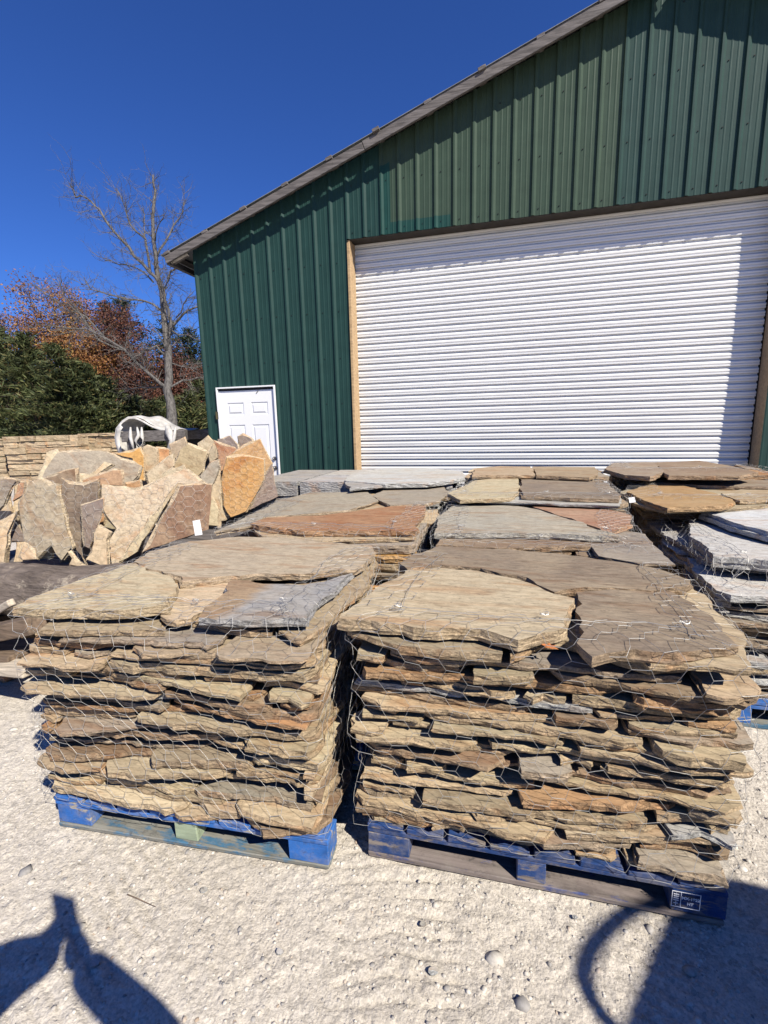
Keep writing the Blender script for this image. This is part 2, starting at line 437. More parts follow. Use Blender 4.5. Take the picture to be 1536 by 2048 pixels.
# side and back walls
mk('side_wall', [(WX, WY+.002, 0), (WX, WY+18, 0), (WX, WY+18, roofz(0)), (WX, WY+.002, roofz(0))], [(0, 3, 2, 1)], MGREEN, bld)
mk('side_wall', [(WX+2*APX, WY+.002, 0), (WX+2*APX, WY+18, 0), (WX+2*APX, WY+18, roofz(0)), (WX+2*APX, WY+.002, roofz(0))], [(0, 1, 2, 3)], MGREEN, bld)
mk('back_wall', [(WX, WY+18, 0), (WX+2*APX, WY+18, 0), (WX+2*APX, WY+18, roofz(0)), (WX+APX, WY+18, roofz(APX)), (WX, WY+18, roofz(0))], [(0, 1, 2, 3, 4)], MGREEN, bld)
bevel(MB().box((WX+.004, WY-.010, roofz(0)/2-.02), (.012, .016, roofz(0)/2-.03)).build('corner_trim', MGREEN, bld), .003)
# roof: barge boards, purlins, sheets
cs = math.cos(math.atan(SLOPE)); sn = math.sin(math.atan(SLOPE))
axL = np.array([[cs, 0, sn], [0, 1, 0], [-sn, 0, cs]])
axR = np.array([[cs, 0, -sn], [0, 1, 0], [sn, 0, cs]])
yb_ = WY-OVER
EAVE = -.30
def slope_pt(X, up, side=0):                    # on the barge's lower edge line, raised "up" along the roof normal
    if side == 0: return np.array([WX+X-sn*up, 0, BARGE0+SLOPE*X+cs*up])
    return np.array([WX+2*APX-X+sn*up, 0, BARGE0+SLOPE*X+cs*up])
joints = [EAVE, 2.62, APX]
for side, ax in ((0, axL), (1, axR)):
    for a, b_ in zip(joints[:-1], joints[1:]):
        c = (slope_pt(a, .05, side)+slope_pt(b_, .05, side))/2; c[1] = yb_+.019
        L = (b_-a)/cs/2-.003
        off = np.array([0, rng.uniform(-.003, .003), rng.uniform(-.004, .004)])
        bevel(MB().box(c+off, (L, .019, .0485), ax, j=.002).build('barge_board', MWOODGREY, bld), .004)
    # boards added behind the barge to keep sun out of the upper slope gap
    for a, b_ in ((2.95, 4.5), (4.5, APX)):
        c = (slope_pt(a, .104, side)+slope_pt(b_, .104, side))/2; c[1] = yb_+.05
        MB().box(c, ((b_-a)/cs/2-.002, (.008), .0325), axL if side == 0 else axR).build('sun_blocking_board', MWOODGREY, bld)
    c = (slope_pt(EAVE, .05, side)+slope_pt(APX, .05, side))/2; c[1] = WY-.045
    # purlins end just behind the barge board and stick out a little above it
    for Xp in np.arange(-.24, APX, .61):
        if False: pass
        c = slope_pt(Xp, .1+.019, side); c[1] = (yb_-.012+WY+17.9)/2
        bevel(MB().box(c+rng.uniform(-.004, .004, 3)*[1, 6, 0], (.044, (WY+17.9-yb_+.012)/2, .0185), ax).build('purlin', MWOODGREY, bld), .003)
    a, b_ = slope_pt(EAVE-.05, .142, side), slope_pt(APX, .142, side)
    v = []; nseg = 1
    ya, ye = yb_+.028, WY+18.1
    mb = MB(); c = (a+b_)/2; c[1] = (ya+ye)/2
    mb.box(c, (np.linalg.norm(b_-a)/2, (ye-ya)/2, .003), ax)
    for yy in np.arange(ya+.05, ye, .2286):
        mb.box(c*[1, 0, 1]+[0, yy, 0]+ax[2]*.011, (np.linalg.norm(b_-a)/2, .018, .008), ax)
    mb.build('roof_sheet', simple('grey_roof_sheet', (.20, .21, .21), .45, .4), bld)
# eave soffit framing at the left corner
for yy in (WY-.10, WY+.5, WY+1.1):
    c = (slope_pt(-.27, .05)+slope_pt(-.01, .05))/2; c[1] = yy
    MB().box(c, (.13, .019, .04), axL).build('rafter_tail', MWOODGREY, bld)
MB().box((slope_pt(-.295, .04)*[1, 0, 1]+[0, (yb_+.04+WY+18)/2, 0]), (.019, (WY+18-yb_-.04)/2, .045), axL).build('eave_board', MWOODGREY, bld)
# roll-up door: curtain of curved slats
DREC = .228
MDOORW, t_, b_2 = mat('white_door_paint', .38, .45)
vv = mapping(t_, (.6, 1, 4), rnd=True)
lk(t_, mix(t_, 1.0, (.78, .775, .745), ramp(t_, noise(t_, vv, 3, 5, .65), [(.3, .93), (.7, 1.03)]), 'MULTIPLY'), b_2.inputs['Base Color'])
rd = thing('roll_up_door', None, None, (0, 0, 0)); rd.parent = bld; rd.location = (OPEN_L, DREC, 0)
rd['label'] = 'white roll-up door of narrow curved slats'
P_SL = .0885
prof = [(0, .024), (.019, .024), (.020, .001), (.023, -.002), (.038, -.003), (.041, .004), (.048, .004), (.051, -.002), (.064, -.004), (.072, -.001), (.080, .008), (.0885, .024)]
Lx = OPEN_R-OPEN_L
v = []; f = []
for (z, y) in prof: v += [(.012, y, z), (Lx-.012, y, z)]
for i in range(len(prof)-1): f.append((2*i, 2*i+1, 2*i+3, 2*i+2))
slat0 = mk('slat', v, f, MDOORW, rd, (0, 0, 0)); slat0.location = (0, 0, .02)
zz = .02+P_SL; n_ = 0
while zz < HZ+.25:
    s_ = slat0.copy(); COL.objects.link(s_); s_.parent = rd
    s_.location = (0, rng.uniform(-.002, .002)+.006*math.sin(zz*2.1), zz); zz += P_SL
MB().box((WX+(OPEN_L+OPEN_R)/2, WY+DREC+.06, HZ/2+.2), (Lx/2+.05, .012, HZ/2+.2)).build('door_backing', MLINTEL, bld)
# jambs and header
for X, m_ in ((OPEN_L-.015, 0), (OPEN_R+.015, 0)):
    X = OPEN_L+.006 if X < 4 else OPEN_R+.024
    bevel(MB().box((WX+X, WY+DREC/2+.004, HZ/2), (.021, DREC/2, HZ/2-.002), j=.002).build('door_jamb', MWOODNEW, bld), .003)
MB().box((WX+(OPEN_L+OPEN_R)/2, WY+DREC/2+.006, HZ+.021), (Lx/2+.03, DREC/2, .017)).build('door_header', MLINTEL, bld)
MB().box((WX+(OPEN_L+OPEN_R)/2, WY+.004, HZ-.001), (Lx/2-.03, .003, .004)).build('head_trim', MLINTEL, bld)
# entry door
ed = thing('entry_door', None, None, (0, 0, 0)); ed.parent = bld; ed.location = (DOOR_L, 0, 0)
ed['label'] = 'white six-panel entry door with scuffed paint'
DX0, DX1, DT = WX+DOOR_L, WX+DOOR_R, DOOR_T
MDR, t_, b_2 = mat('scuffed_white_door', .45, .4)
c_ = mix(t_, ramp(t_, noise(t_, mapping(t_), 6, 5, .75), [(.62, 0.0), (.78, .35)]), (.80, .80, .79), (.5, .48, .44))
lk(t_, c_, b_2.inputs['Base Color'])
fr = MB()
fr.box((DX0+.012, WY-.012, DT/2), (.012, .03, DT/2)); fr.box((DX1-.012, WY-.012, DT/2), (.012, .03, DT/2))
fr.box(((DX0+DX1)/2, WY-.012, DT-.010), ((DX1-DX0)/2-.0245, .03, .010))
bevel(fr.build('frame', MDR, ed), .002)
LX0, LX1, LZ1 = DX0+.028, DX1-.028, DT-.055
MB().box(((DX0+DX1)/2, WY+.012, DT-.038), ((DX1-DX0)/2-.025, .02, .016)).build('head_gap', MBLACK, ed)
LY = WY-.004
WD = LX1-LX0
cols = [(LX0+.13*WD, LX0+.435*WD), (LX0+.565*WD, LX0+.87*WD)]
rows = [(LZ1-.17-.18, LZ1-.17), (LZ1-.49-.66, LZ1-.49), (.22, LZ1-1.29)]
leaf = MB()
xb = [LX0, cols[0][0], cols[0][1], cols[1][0], cols[1][1], LX1]; zb = sorted([.01, LZ1]+[z for r_ in rows for z in r_])
for i in range(5):
    for j in range(len(zb)-1):
        isp = i in (1, 3) and any(abs(zb[j]-r_[0]) < 1e-6 for r_ in rows)
        x0, x1, z0, z1 = xb[i], xb[i+1], zb[j], zb[j+1]
        if not isp: leaf.add([(x0, LY, z0), (x1, LY, z0), (x1, LY, z1), (x0, LY, z1)], [(0, 1, 2, 3)])
leaf.add([(LX0, LY, .01), (LX1, LY, .01), (LX1, LY, LZ1), (LX0, LY, LZ1), (LX0, LY+.04, .01), (LX1, LY+.04, .01), (LX1, LY+.04, LZ1), (LX0, LY+.04, LZ1)], [(0, 3, 7, 4), (1, 5, 6, 2), (3, 2, 6, 7), (4, 7, 6, 5)])
leaf.build('leaf', MDR, ed)
for (x0, x1) in cols:
    for (z0, z1) in rows:
        rings = [(0, 0), (.012, .010), (.024, .010), (.045, -.001)]
        v = []
        for ins, d in rings: v += [(x0+ins, LY+d, z0+ins), (x1-ins, LY+d, z0+ins), (x1-ins, LY+d, z1-ins), (x0+ins, LY+d, z1-ins)]
        f = [(4*k+i, 4*k+(i+1) % 4, 4*k+4+(i+1) % 4, 4*k+4+i) for k in range(3) for i in range(4)]+[(12, 13, 14, 15)]
        mk('door_panel', v, f, MDR, ed)
for zz, nm, rr in ((1.045, 'deadbolt', .027), (.905, 'door_knob', .029)):
    X = LX1-.062; pts = [(X, LY, zz), (X, LY-.012, zz), (X, LY-.02, zz), (X, LY-.035, zz), (X, LY-.055, zz), (X, LY-.064, zz)]
    rad = [rr*1.1, rr*1.1, rr*.5, rr*.95, rr, rr*.5] if nm == 'door_knob' else [rr*1.1, rr*1.1, rr*.9, rr*.8, rr*.4, rr*.1]
    MB().tube(pts, rad, 16).build(nm, MKNOB, ed, smooth=True)
MB().box((DX0-.012, WY-.03, DT-.40), (.022, .012, .055)).build('hasp', simple('rusty_hasp', (.10, .085, .04), .7), ed)
MB().box((DX0+.001, WY-.021, DT-.30), (.004, .004, .22)).build('split_edge', MWOODNEW, ed)
MB().tube([(LX0+.61, LY-.002, LZ1-.05), (LX0+.64, LY-.006, LZ1-.02), (LX0+.65, LY-.006, LZ1+.005)], .006, 5).build('door_hook', MKNOB, ed)
mk('floor_slab', [(WX, WY, .012), (WX+2*APX, WY, .012), (WX+2*APX, WY+18, .012), (WX, WY+18, .012)], [(0, 1, 2, 3)], simple('concrete', (.35, .34, .32)), bld)

# ------------------------------------------------------------------ flagstones
COLS = dict(tan=(.43, .335, .215), olive=(.35, .285, .19), brown=(.235, .165, .11), rust=(.35, .19, .09), grey=(.34, .345, .34),
            gbrown=(.27, .235, .19), purple=(.15, .115, .105), cream=(.50, .415, .275), orange=(.52, .285, .085), dbrown=(.145, .105, .08), lgrey=(.44, .44, .42), red=(.33, .16, .09))
def resample(poly, el):
    out = []
    n = len(poly)
    for i in range(n):
        a, b_ = poly[i], poly[(i+1) % n]; k = max(1, int(round(np.linalg.norm(b_-a)/el)))
        for j in range(k): out.append(a+(b_-a)*j/k)
    return np.array(out)
def slab(name, pts, nrm, t, color, parent, el=.04, jag=.006, label=None, rough=1.0, chamfer=0.0, face=None):
    """A broken flagstone: pts is its upper outline in space, nrm its upward normal, t its thickness."""
    pts = np.array(pts, float); nrm = np.array(nrm, float); nrm /= np.linalg.norm(nrm)
    c = pts.mean(0)
    e1 = pts[1]-pts[0]; e1 -= nrm*e1.dot(nrm); e1 /= np.linalg.norm(e1)
    e2 = np.cross(nrm, e1)
    P = np.stack([(pts-c)@e1, (pts-c)@e2], -1)
    ar = .5*np.sum(P[:, 0]*np.roll(P[:, 1], -1)-np.roll(P[:, 0], -1)*P[:, 1])
    if ar < 0: P = P[::-1]
    P = resample(P, el)
    n = len(P)
    nxt, prv = np.roll(P, -1, 0), np.roll(P, 1, 0)
    tg = nxt-prv; tg /= (np.linalg.norm(tg, axis=1, keepdims=True)+1e-9)
    out = np.stack([tg[:, 1], -tg[:, 0]], -1)
    k = np.arange(n)
    low = sum(rng.normal()*np.sin(2*math.pi*fq*k/n+rng.uniform(0, 6.28)) for fq in (3, 5, 8, 13, 19))*.16
    brk = np.repeat(rng.normal(0, 1, n//3+2), 3)[:n]; P = P+out*(jag*(low+1.0*brk+rng.normal(0, .42, n)))[:, None]
    stp = np.where(np.repeat(rng.random(n//5+2) < .3, 5)[:n], -rng.uniform(.005, .016), 0.0)[:, None]; shi = rng.random() < .5
    rings = []
    bulge = rng.uniform(0, .002)*rough
    sp_ = rng.uniform(.3, .65)
    for fz, ins, jz in ((0, -.0006+stp*shi, .0012), (-sp_, bulge+stp*shi, .09*t), (-sp_-.05, bulge+stp*(not shi), .05*t), (-1, -.0015+stp*(not shi), .0012)):
        if chamfer and fz == 0:
            upw = out[:, :1]*e1[2]+out[:, 1:2]*e2[2]; lft = -(out[:, :1]*e1[0]+out[:, 1:2]*e2[0])
            ins = (-chamfer*np.clip(.1+np.maximum(upw, .9*lft), .04, 1)*(.65+.35*np.sin(2*math.pi*k[:, None]*4/n+rng.uniform(0, 6))))
            r2 = P+out*ins
        else: r2 = P+out*(ins+rng.normal(0, .0026*rough*min(1.6, t/.03), (n, 1)))
        zz = fz*t+rng.normal(0, .33, n)*jz
        rings.append(np.c_[r2, zz])
    V = np.concatenate(rings)
    W = c+V[:, :1]*e1+V[:, 1:2]*e2+V[:, 2:3]*nrm
    fs = [tuple(range(n)), tuple(range(4*n-1, 3*n-1, -1))]; ms = [0, 0]
    for r_ in range(3):
        for i in range(n):
            j = (i+1) % n
            fs.append((r_*n+i, (r_+1)*n+i, (r_+1)*n+j, r_*n+j)); ms.append(1)
    cc = COLS[color] if isinstance(color, str) else color
    o = mk(name, W, fs, [face or MFACE, MFRESHEDGE if chamfer else (MEDGEG if max(cc)-min(cc) < .07 else MEDGE)], parent, None, ms)
    col = np.array(COLS[color] if isinstance(color, str) else color)*rng.uniform(.78, 1.18)*(1+rng.normal(0, .012, 3))*1.07
    o.color = (*np.clip(col, 0.01, .9), 1)
    if label: o['label'] = label
    return o
def pick(pal):
    k = list(pal); p = np.array([pal[i] for i in k], float); return k[rng.choice(len(k), p=p/p.sum())]

PAL_TAN = dict(olive=3, tan=6, gbrown=2, brown=3, rust=1.1, grey=.7, cream=1.4)
PAL_GREY = dict(grey=4, lgrey=3, gbrown=1.5, olive=1)
PAL_BROWN = dict(brown=3, rust=2, olive=3, gbrown=3, tan=2, orange=.5)
def stack_layers(root, corners, z0, z1, pal, rows=((0, .52), (.54, 1.0)), el=.03, tr=(.016, .038), wr=(.26, .8), narrow=.24):
    FL, FR, BR, BL = [np.array(c, float)[:2] for c in corners]
    W = np.linalg.norm(FR-FL); Dp = np.linalg.norm(BL-FL)
    xy = lambda u, v: (FL*(1-u)+FR*u)*(1-v)+(BL*(1-u)+BR*u)*v
    N = 80
    for ri, (v0, v1) in enumerate(rows):
        h = np.full(N, z0); queue = []; guard = 0
        while h.min() < z1-.010 and guard < 900:
            guard += 1
            if not queue:                                     # a new course: pieces side by side, of much the same thickness
                tl = rng.uniform(*tr); u = -rng.uniform(0, .25)
                while u < 1:
                    wd = rng.uniform(.10, .24) if rng.random() < narrow else rng.uniform(*wr)
                    queue.append((max(u, 0), min(u+wd, 1), tl*rng.uniform(.72, 1.0))); u += wd
                queue = [q for q in queue if q[1]-q[0] > .05]
                rng.shuffle(queue)
                queue = [tuple(q) for q in queue]
            a, b_, tq = queue.pop()
            if a < .07: a = 0
            if b_ > .93: b_ = 1
            ia, ib = int(a*N), max(int(b_*N), int(a*N)+2)
            seg = h[ia:ib]; mid = len(seg)//2
            hl, hr = seg[:mid].max(), seg[mid:].max()
            mx = .07*(b_-a)*W
            if hr-hl > mx: hl = hr-mx
            if hl-hr > mx: hr = hl-mx
            ln = np.linspace(hl, hr, len(seg)); up = max(0, (seg-ln).max())*.8
            lift = rng.choice([0, 0, 0, .002, .005, .010]); up += lift if h[ia:ib].min() > z0+.01 else 0; hl += up; hr += up; ln += up
            room = z1-max(hl, hr)
            if room < .010:
                h[ia:ib] = np.maximum(h[ia:ib], z1); continue
            t = min(tq, room)
            h[ia:ib] = ln+t+.001
            g_ = rng.uniform(.003, .022)/W
            vf = v0 + (rng.normal(0, .02)/Dp if ri == 0 else 0); vb = v1 + rng.normal(0, .03)/Dp
            sa = rng.normal(0, .02)/Dp*min(1, (b_-a)*2.2)
            ca, cb = rng.uniform(0, .12, 2)*(b_-a), rng.uniform(0, .05, 2)/Dp
            ea, eb = (rng.normal(0, .014)/W if a == 0 else g_), (rng.normal(0, .014)/W if b_ == 1 else g_)
            uv = [(a+ea+ca[0], vf+sa), ((a+b_)/2+rng.uniform(-.15, .15)*(b_-a), vf+rng.normal(0, .012)/Dp), (b_-eb-ca[1], vf-sa),
                  (b_-eb, vf-sa+cb[1]+.01), (b_-eb+rng.normal(0, .012)/W, (v0+v1)/2), (b_-eb-.03, vb), (a+ea+.03, vb-rng.uniform(0, .04)), (a+ea+rng.normal(0, .012)/W, (v0+v1)/2), (a+ea, vf+sa+cb[0]+.01)]
            tv = rng.normal(0, .006)
            pts = []
            for u, v in uv:
                p = xy(u, v); q = (u-a)/(b_-a); pts.append((p[0], p[1], hl+(hr-hl)*q+t+tv*(v-vf)/(vb-vf+1e-6)*0))
            d1 = np.array([*(FR-FL)/W*(b_-a)*W, hr-hl]); d2 = np.array([*(BL-FL)/Dp, 0])
            nn = np.cross(d1, d2); nn /= np.linalg.norm(nn)
            slab('flagstone', pts, nn, t, pick(pal), root, el, .0048)

# chicken wire draped over a stack
def tubes(P0, P1, r, mats, name, parent, n=3):
    d = P1-P0; L = np.linalg.norm(d, axis=1, keepdims=True); ok = (L[:, 0] > 1e-5); P0, P1, d, L = P0[ok], P1[ok], d[ok], L[ok]
    r = np.broadcast_to(r, ok.shape)[ok] if not np.isscalar(r) else np.full(len(P0), r)
    d = d/L; P0 = P0-d*.0006; P1 = P1+d*.0006
    ref = np.where(np.abs(d[:, 2:3]) < .9, np.array([[0, 0, 1.0]]), np.array([[1.0, 0, 0]]))
    a = np.cross(d, ref); a /= np.linalg.norm(a, axis=1, keepdims=True); b_ = np.cross(d, a)
    V = np.zeros((len(P0), 2*n, 3))
    for k in range(n):
        o = (a*math.cos(6.2832*k/n)+b_*math.sin(6.2832*k/n))*r[:, None]
        V[:, k] = P0+o; V[:, n+k] = P1+o
    fl = np.array([(k, (k+1) % n, n+(k+1) % n, n+k) for k in range(n)])
    fcs = (fl[None]+2*n*np.arange(len(P0))[:, None, None]).reshape(-1, 4)
    return mk(name, V.reshape(-1, 3), fcs, mats, parent)
def hexnet(u0, u1, v0, v1, a):
    """edges of a hexagon lattice with level twisted sides; returns point arrays and the twisted flag"""
    nodes = {}; E = []
    hx = a*math.sqrt(3)/2
    ni = int((u1-u0)/(3*a))+2; nj = int((v1-v0)/hx)+2
    for j in range(nj+1):
        for i in range(ni+1):
            x = u0+3*a*i+(1.5*a if j % 2 else 0); y = v0+hx*j
            E.append(((x, y), (x+a, y), 1))
            E.append(((x+a, y), (x+1.5*a, y+hx), 0))
            E.append(((x, y), (x-.5*a, y+hx), 0))
    E = [e for e in E if min(e[0][1], e[1][1]) >= v0-1e-6 and max(e[0][1], e[1][1]) <= v1+hx*.5 and min(e[0][0], e[1][0]) > u0-a and max(e[0][0], e[1][0]) < u1+a]
    return np.array([e[0] for e in E]), np.array([e[1] for e in E]), np.array([e[2] for e in E])
def bilin(G, x, y):
    h, w_ = G.shape; x = np.clip(x, 0, w_-1.001); y = np.clip(y, 0, h-1.001)
    i = x.astype(int); j = y.astype(int); fx = x-i; fy = y-j
    return (G[j, i]*(1-fx)+G[j, i+1]*fx)*(1-fy)+(G[j+1, i]*(1-fx)+G[j+1, i+1]*fx)*fy
def grow(G, k):
    H = G.copy()
    for ax in (0, 1):
        B = [np.roll(H, s, ax) for s in range(-k, k+1)]; H = np.max(B, 0)
    return H
def soften(G, k):
    H = G.copy()
    for ax in (0, 1):
        p = [(k, k) if a_ == ax else (0, 0) for a_ in (0, 1)]; Q = np.pad(H, p, mode='edge')
        H = np.mean([np.take(Q, range(s, s+G.shape[ax]), ax) for s in range(2*k+1)], 0)
    return H
def bvh_of(objs):
    V = []; Fs = []
    for o in objs:
        off = wloc(o); b_ = len(V)
        V += [tuple(np.array(v.co)+off) for v in o.data.vertices]; Fs += [tuple(i+b_ for i in p.vertices) for p in o.data.polygons]
    return BVHTree.FromPolygons(V, Fs)
def wrap_net(root, corners, zb, ztop, fold=.24, a=.030, r=.00070, sides=(0, 1, 3), shear=.25, grid=.025):
    cs_ = [np.array(c, float)[:2] for c in corners]
    stones = [o for o in root.children if o.name.startswith('flagstone')]
    bv = bvh_of(stones)
    cen = sum(cs_)/4
    segs = []
    order = [3, 0, 1, 2]                         # left side, front, right side, back
    ring = [(cs_[3], cs_[0]), (cs_[0], cs_[1]), (cs_[1], cs_[2])]
    if 2 in sides: ring.append((cs_[2], cs_[3]))
    pts = []; nr = []
    for a_, b_ in ring:
        k = max(2, int(np.linalg.norm(b_-a_)/grid)); d = (b_-a_)/np.linalg.norm(b_-a_); n_ = np.array([d[1], -d[0]])
        for i in range(k): pts.append(a_+(b_-a_)*i/k); nr.append(n_)
    pts = np.array(pts); nr = np.array(nr)
    for _ in range(3):
        q = nr.copy(); q[1:-1] = (nr[:-2]+nr[1:-1]*2+nr[2:])/4; nr = q/np.linalg.norm(q, axis=1, keepdims=True)
    zs = np.arange(zb, ztop+.03, .02)
    G = np.full((len(zs), len(pts)), -.05)
    for j, z in enumerate(zs):
        for i in range(len(pts)):
            o = Vector((*(pts[i]+nr[i]*.35), z)); hit = bv.ray_cast(o, Vector((*(-nr[i]), 0)), .6)
            if hit[0] is not None: G[j, i] = .35-hit[3]
    G = np.minimum(G, np.percentile(G, 97)+.01); G = grow(G, 1); G = np.maximum(G, soften(grow(G, 1), 2)-.004); G = soften(G, 1)+.008
    # height of the top along the fold
    M_ = 18; T = np.zeros((M_, len(pts)))
    for i in range(len(pts)):
        inn = cen-pts[i]; inn /= np.linalg.norm(inn); inn = (inn-nr[i])/np.linalg.norm(inn-nr[i])
        for m_ in range(M_):
            p = pts[i]+inn*(m_*fold/(M_-1)-.01)
            hit = bv.ray_cast(Vector((*p, ztop+.4)), Vector((0, 0, -1)), .6)
            T[m_, i] = hit[0].z if hit[0] is not None else np.nan
    med = np.nanmedian(T); T = np.where(np.isnan(T), med-.02, T); T = soften(grow(grow(T, 1), 1), 1)+.004
    zf = T[1]
    Ltot = len(pts)*grid; H = ztop-zb
    A, B, tw = hexnet(0, Ltot, 0, H+fold, a)
    wob = lambda Q: np.stack([Q[:, 0]+shear*.12*np.sin(Q[:, 1]*5+Q[:, 0]*1.3)+.012*np.sin(Q[:, 0]*9+Q[:, 1]*7), Q[:, 1]+.022*np.sin(Q[:, 0]*3.1+1)+.010*np.sin(Q[:, 0]*13+Q[:, 1]*11)], -1)
    def place(Q):
        U = np.clip(Q[:, 0]/grid, 0, len(pts)-1.01); i = U.astype(int); fu = (U-i)[:, None]
        p = pts[i]*(1-fu)+pts[np.minimum(i+1, len(pts)-1)]*fu; n_ = nr[i]*(1-fu)+nr[np.minimum(i+1, len(pts)-1)]*fu
        z_edge = zf[i]*(1-fu[:, 0])+zf[np.minimum(i+1, len(pts)-1)]*fu[:, 0]
        hgt = zb+Q[:, 1]
        side = hgt <= z_edge
        off = bilin(G, U, (np.minimum(hgt, z_edge)-zb)/.02)
        out = np.zeros((len(Q), 3)); out[:, :2] = p+n_*off[:, None]; out[:, 2] = np.maximum(hgt, zb)
        ov = np.clip(hgt-z_edge, 0, fold)
        inn = cen-p; inn /= np.linalg.norm(inn, axis=1, keepdims=True); inn = inn-n_; inn /= np.linalg.norm(inn, axis=1, keepdims=True)
        top = np.zeros_like(out); top[:, :2] = p+n_*(off*np.clip(1-ov/.03, 0, 1))[:, None]+inn*ov[:, None]
        top[:, 2] = bilin(T, U, ov/fold*(M_-1))+.006+.004*np.abs(np.sin(U*.7))*np.clip(ov/.05, 0, 1)
        return np.where(side[:, None], out, top)
    A3, B3 = place(wob(A)), place(wob(B))
    Mid = place(wob((A+B)/2))
    P0 = np.concatenate([A3, Mid]); P1 = np.concatenate([Mid, B3])
    rr = np.where(np.concatenate([tw, tw]) == 1, r*1.45, r)
    tubes(P0, P1, rr, MWIRE, 'wire_netting', root)
    # edge wire with pulled knots
    k = np.linspace(.02, Ltot-.02, 140); v_ = H+fold*.98-.05*np.abs(np.sin(k*3.4))
    e = place(np.stack([k, v_], -1))+[0, 0, .002]
    tubes(e[:-1], e[1:], r*1.5, MWIRE, 'edge_wire', root)
    for s_ in (.3, .5, .72):
        q = place(np.array([[Ltot*s_+rng.uniform(-.1, .1), H+fold*.85]]))[0]; mb = MB()
        for _ in range(3):
            th = rng.uniform(0, 6.28); pts_ = [q+np.array([math.cos(th+k_*.9)*.008*(1+k_*.15), math.sin(th+k_*.9)*.008, .004+.004*math.sin(k_*2.0)+.001*k_]) for k_ in range(9)]
            mb.tube(pts_, r*1.1, 4)
        mb.build('wire_tie', MWIRE, root)

def topslab(root, poly, z, t, color, label=None, el=.04, tilt=(0, 0), jag=.006, face=None):
    pts = np.array([at(x, y, z) for x, y in poly]); c = pts.mean(0)
    pts[:, 2] += (pts[:, 0]-c[0])*tilt[0]+(pts[:, 1]-c[1])*tilt[1]
    return slab('flagstone', pts, (-tilt[0], -tilt[1], 1), t, color, root, el, jag, label, face=face)

# ------------------------------------------------------------------ pallets
def pallet(corners, h, mblue, mboard, label, cat='pallet', group='pallets under the flagstone stacks', z0=.004, mid=None):
    FL, FR, BR, BL = [np.array([*c[:2], 0.0]) for c in corners]
    root = thing('wooden_pallet', label, cat, (*(FL+FR+BR+BL)[:2]/4, z0), group)
    W, D = np.linalg.norm(FR-FL), np.linalg.norm(BL-FL)
    ex = (FR-FL)/W; ey = (BL-FL)/D; ey = ey-ex*ey.dot(ex); ey /= np.linalg.norm(ey); ax = [ex, ey, np.array([0, 0, 1.0])]
    P = lambda u, v, z: FL+ex*u+ey*v+[0, 0, z0+z]
    tb = .02; hb = h-3*tb
    def bx(nm, u0, u1, v0, v1, za, zb_, m_):
        o = MB().box(P((u0+u1)/2, (v0+v1)/2, (za+zb_)/2), ((u1-u0)/2, (v1-v0)/2, (zb_-za)/2), ax, j=.002).build(nm, m_, root)
        bevel(o, .003); return o
    for v0 in (0, D/2-.05, D-.1): bx('bottom_board', .004 if v0 else .002, W-.004, v0+.001, v0+.1, 0, tb, mboard)
    for v0 in (.0, D/2-.05, D-.1):
        for u0, u1 in ((0, .15), (W/2-.05, W/2+.045), (W-.15, W)):
            bx('block', u0+.002, u1-.002, v0+(.012 if mid and 0 < u0 < W/2 else .003), v0+.099, tb+.001, tb+hb, mid if mid and 0 < u0 < W/2 else mblue)
    for v0 in (0, D/2-.05, D-.1):
        bx('stringer_board', 0, W, v0+.001, v0+.1, tb+hb+.001, 2*tb+hb, mblue)
    nb = 8; wb = W/nb
    for k in range(nb):
        bx('deck_board', k*wb+.004, (k+1)*wb-.010, -.002, D+.002, 2*tb+hb+.001, 3*tb+hb, mblue)
    return root, P, ax, W, D

GRP = 'wire-wrapped flagstone stacks on pallets'
# front left
rng = np.random.default_rng(5)
q1 = [(-1.646, 1.206), (-.558, 1.272), (-.62, 2.34), (-1.71, 2.27)]
pallet(q1, .140, MBLUE1, MBLUE1B, 'bright blue worn pallet under the front left flagstone stack', mid=wood('green_stained_block', (.30, .36, .25), .7))
c1 = [(-1.665, 1.212), (-.585, 1.276), (-.645, 2.28), (-1.80, 2.20)]
s1 = thing('flagstone_stack', 'front left tan flagstone stack wrapped in chicken wire on bright blue pallet', 'stone stack', (-1.17, 1.75, .146), GRP)
stack_layers(s1, c1, .146, .80, PAL_TAN, tr=(.016, .034))
topslab(s1, [(745, 1103), (752, 1125), (735, 1170), (690, 1215), (640, 1262), (600, 1285), (560, 1262), (560, 1200), (600, 1120)], .826, .024, 'tan')
topslab(s1, [(340, 1232), (500, 1262), (545, 1262), (560, 1230), (520, 1190), (400, 1190)], .826, .024, 'tan')
topslab(s1, [(70, 1262), (330, 1262), (335, 1180), (330, 1130), (250, 1150)], .822, .02, 'olive')
topslab(s1, [(345, 1160), (462, 1152), (450, 1186), (410, 1215), (385, 1240), (350, 1243), (320, 1232), (340, 1200)], .851, .024, 'tan')
topslab(s1, [(22, 1211), (60, 1193), (180, 1150), (262, 1127), (300, 1139), (345, 1152), (357, 1168), (350, 1192), (342, 1214), (270, 1218), (180, 1219), (90, 1217)], .882, .036, (.48, .395, .255), 'smooth tan slab at the front left corner', tilt=(.015, .01))
topslab(s1, [(262, 1124), (300, 1103), (380, 1083), (480, 1073), (600, 1076), (690, 1085), (748, 1098), (738, 1122), (715, 1138), (600, 1148), (530, 1146), (462, 1153), (360, 1165), (320, 1142), (290, 1134)], .879, .030, (.36, .30, .215), 'broad grey brown slab across the back')
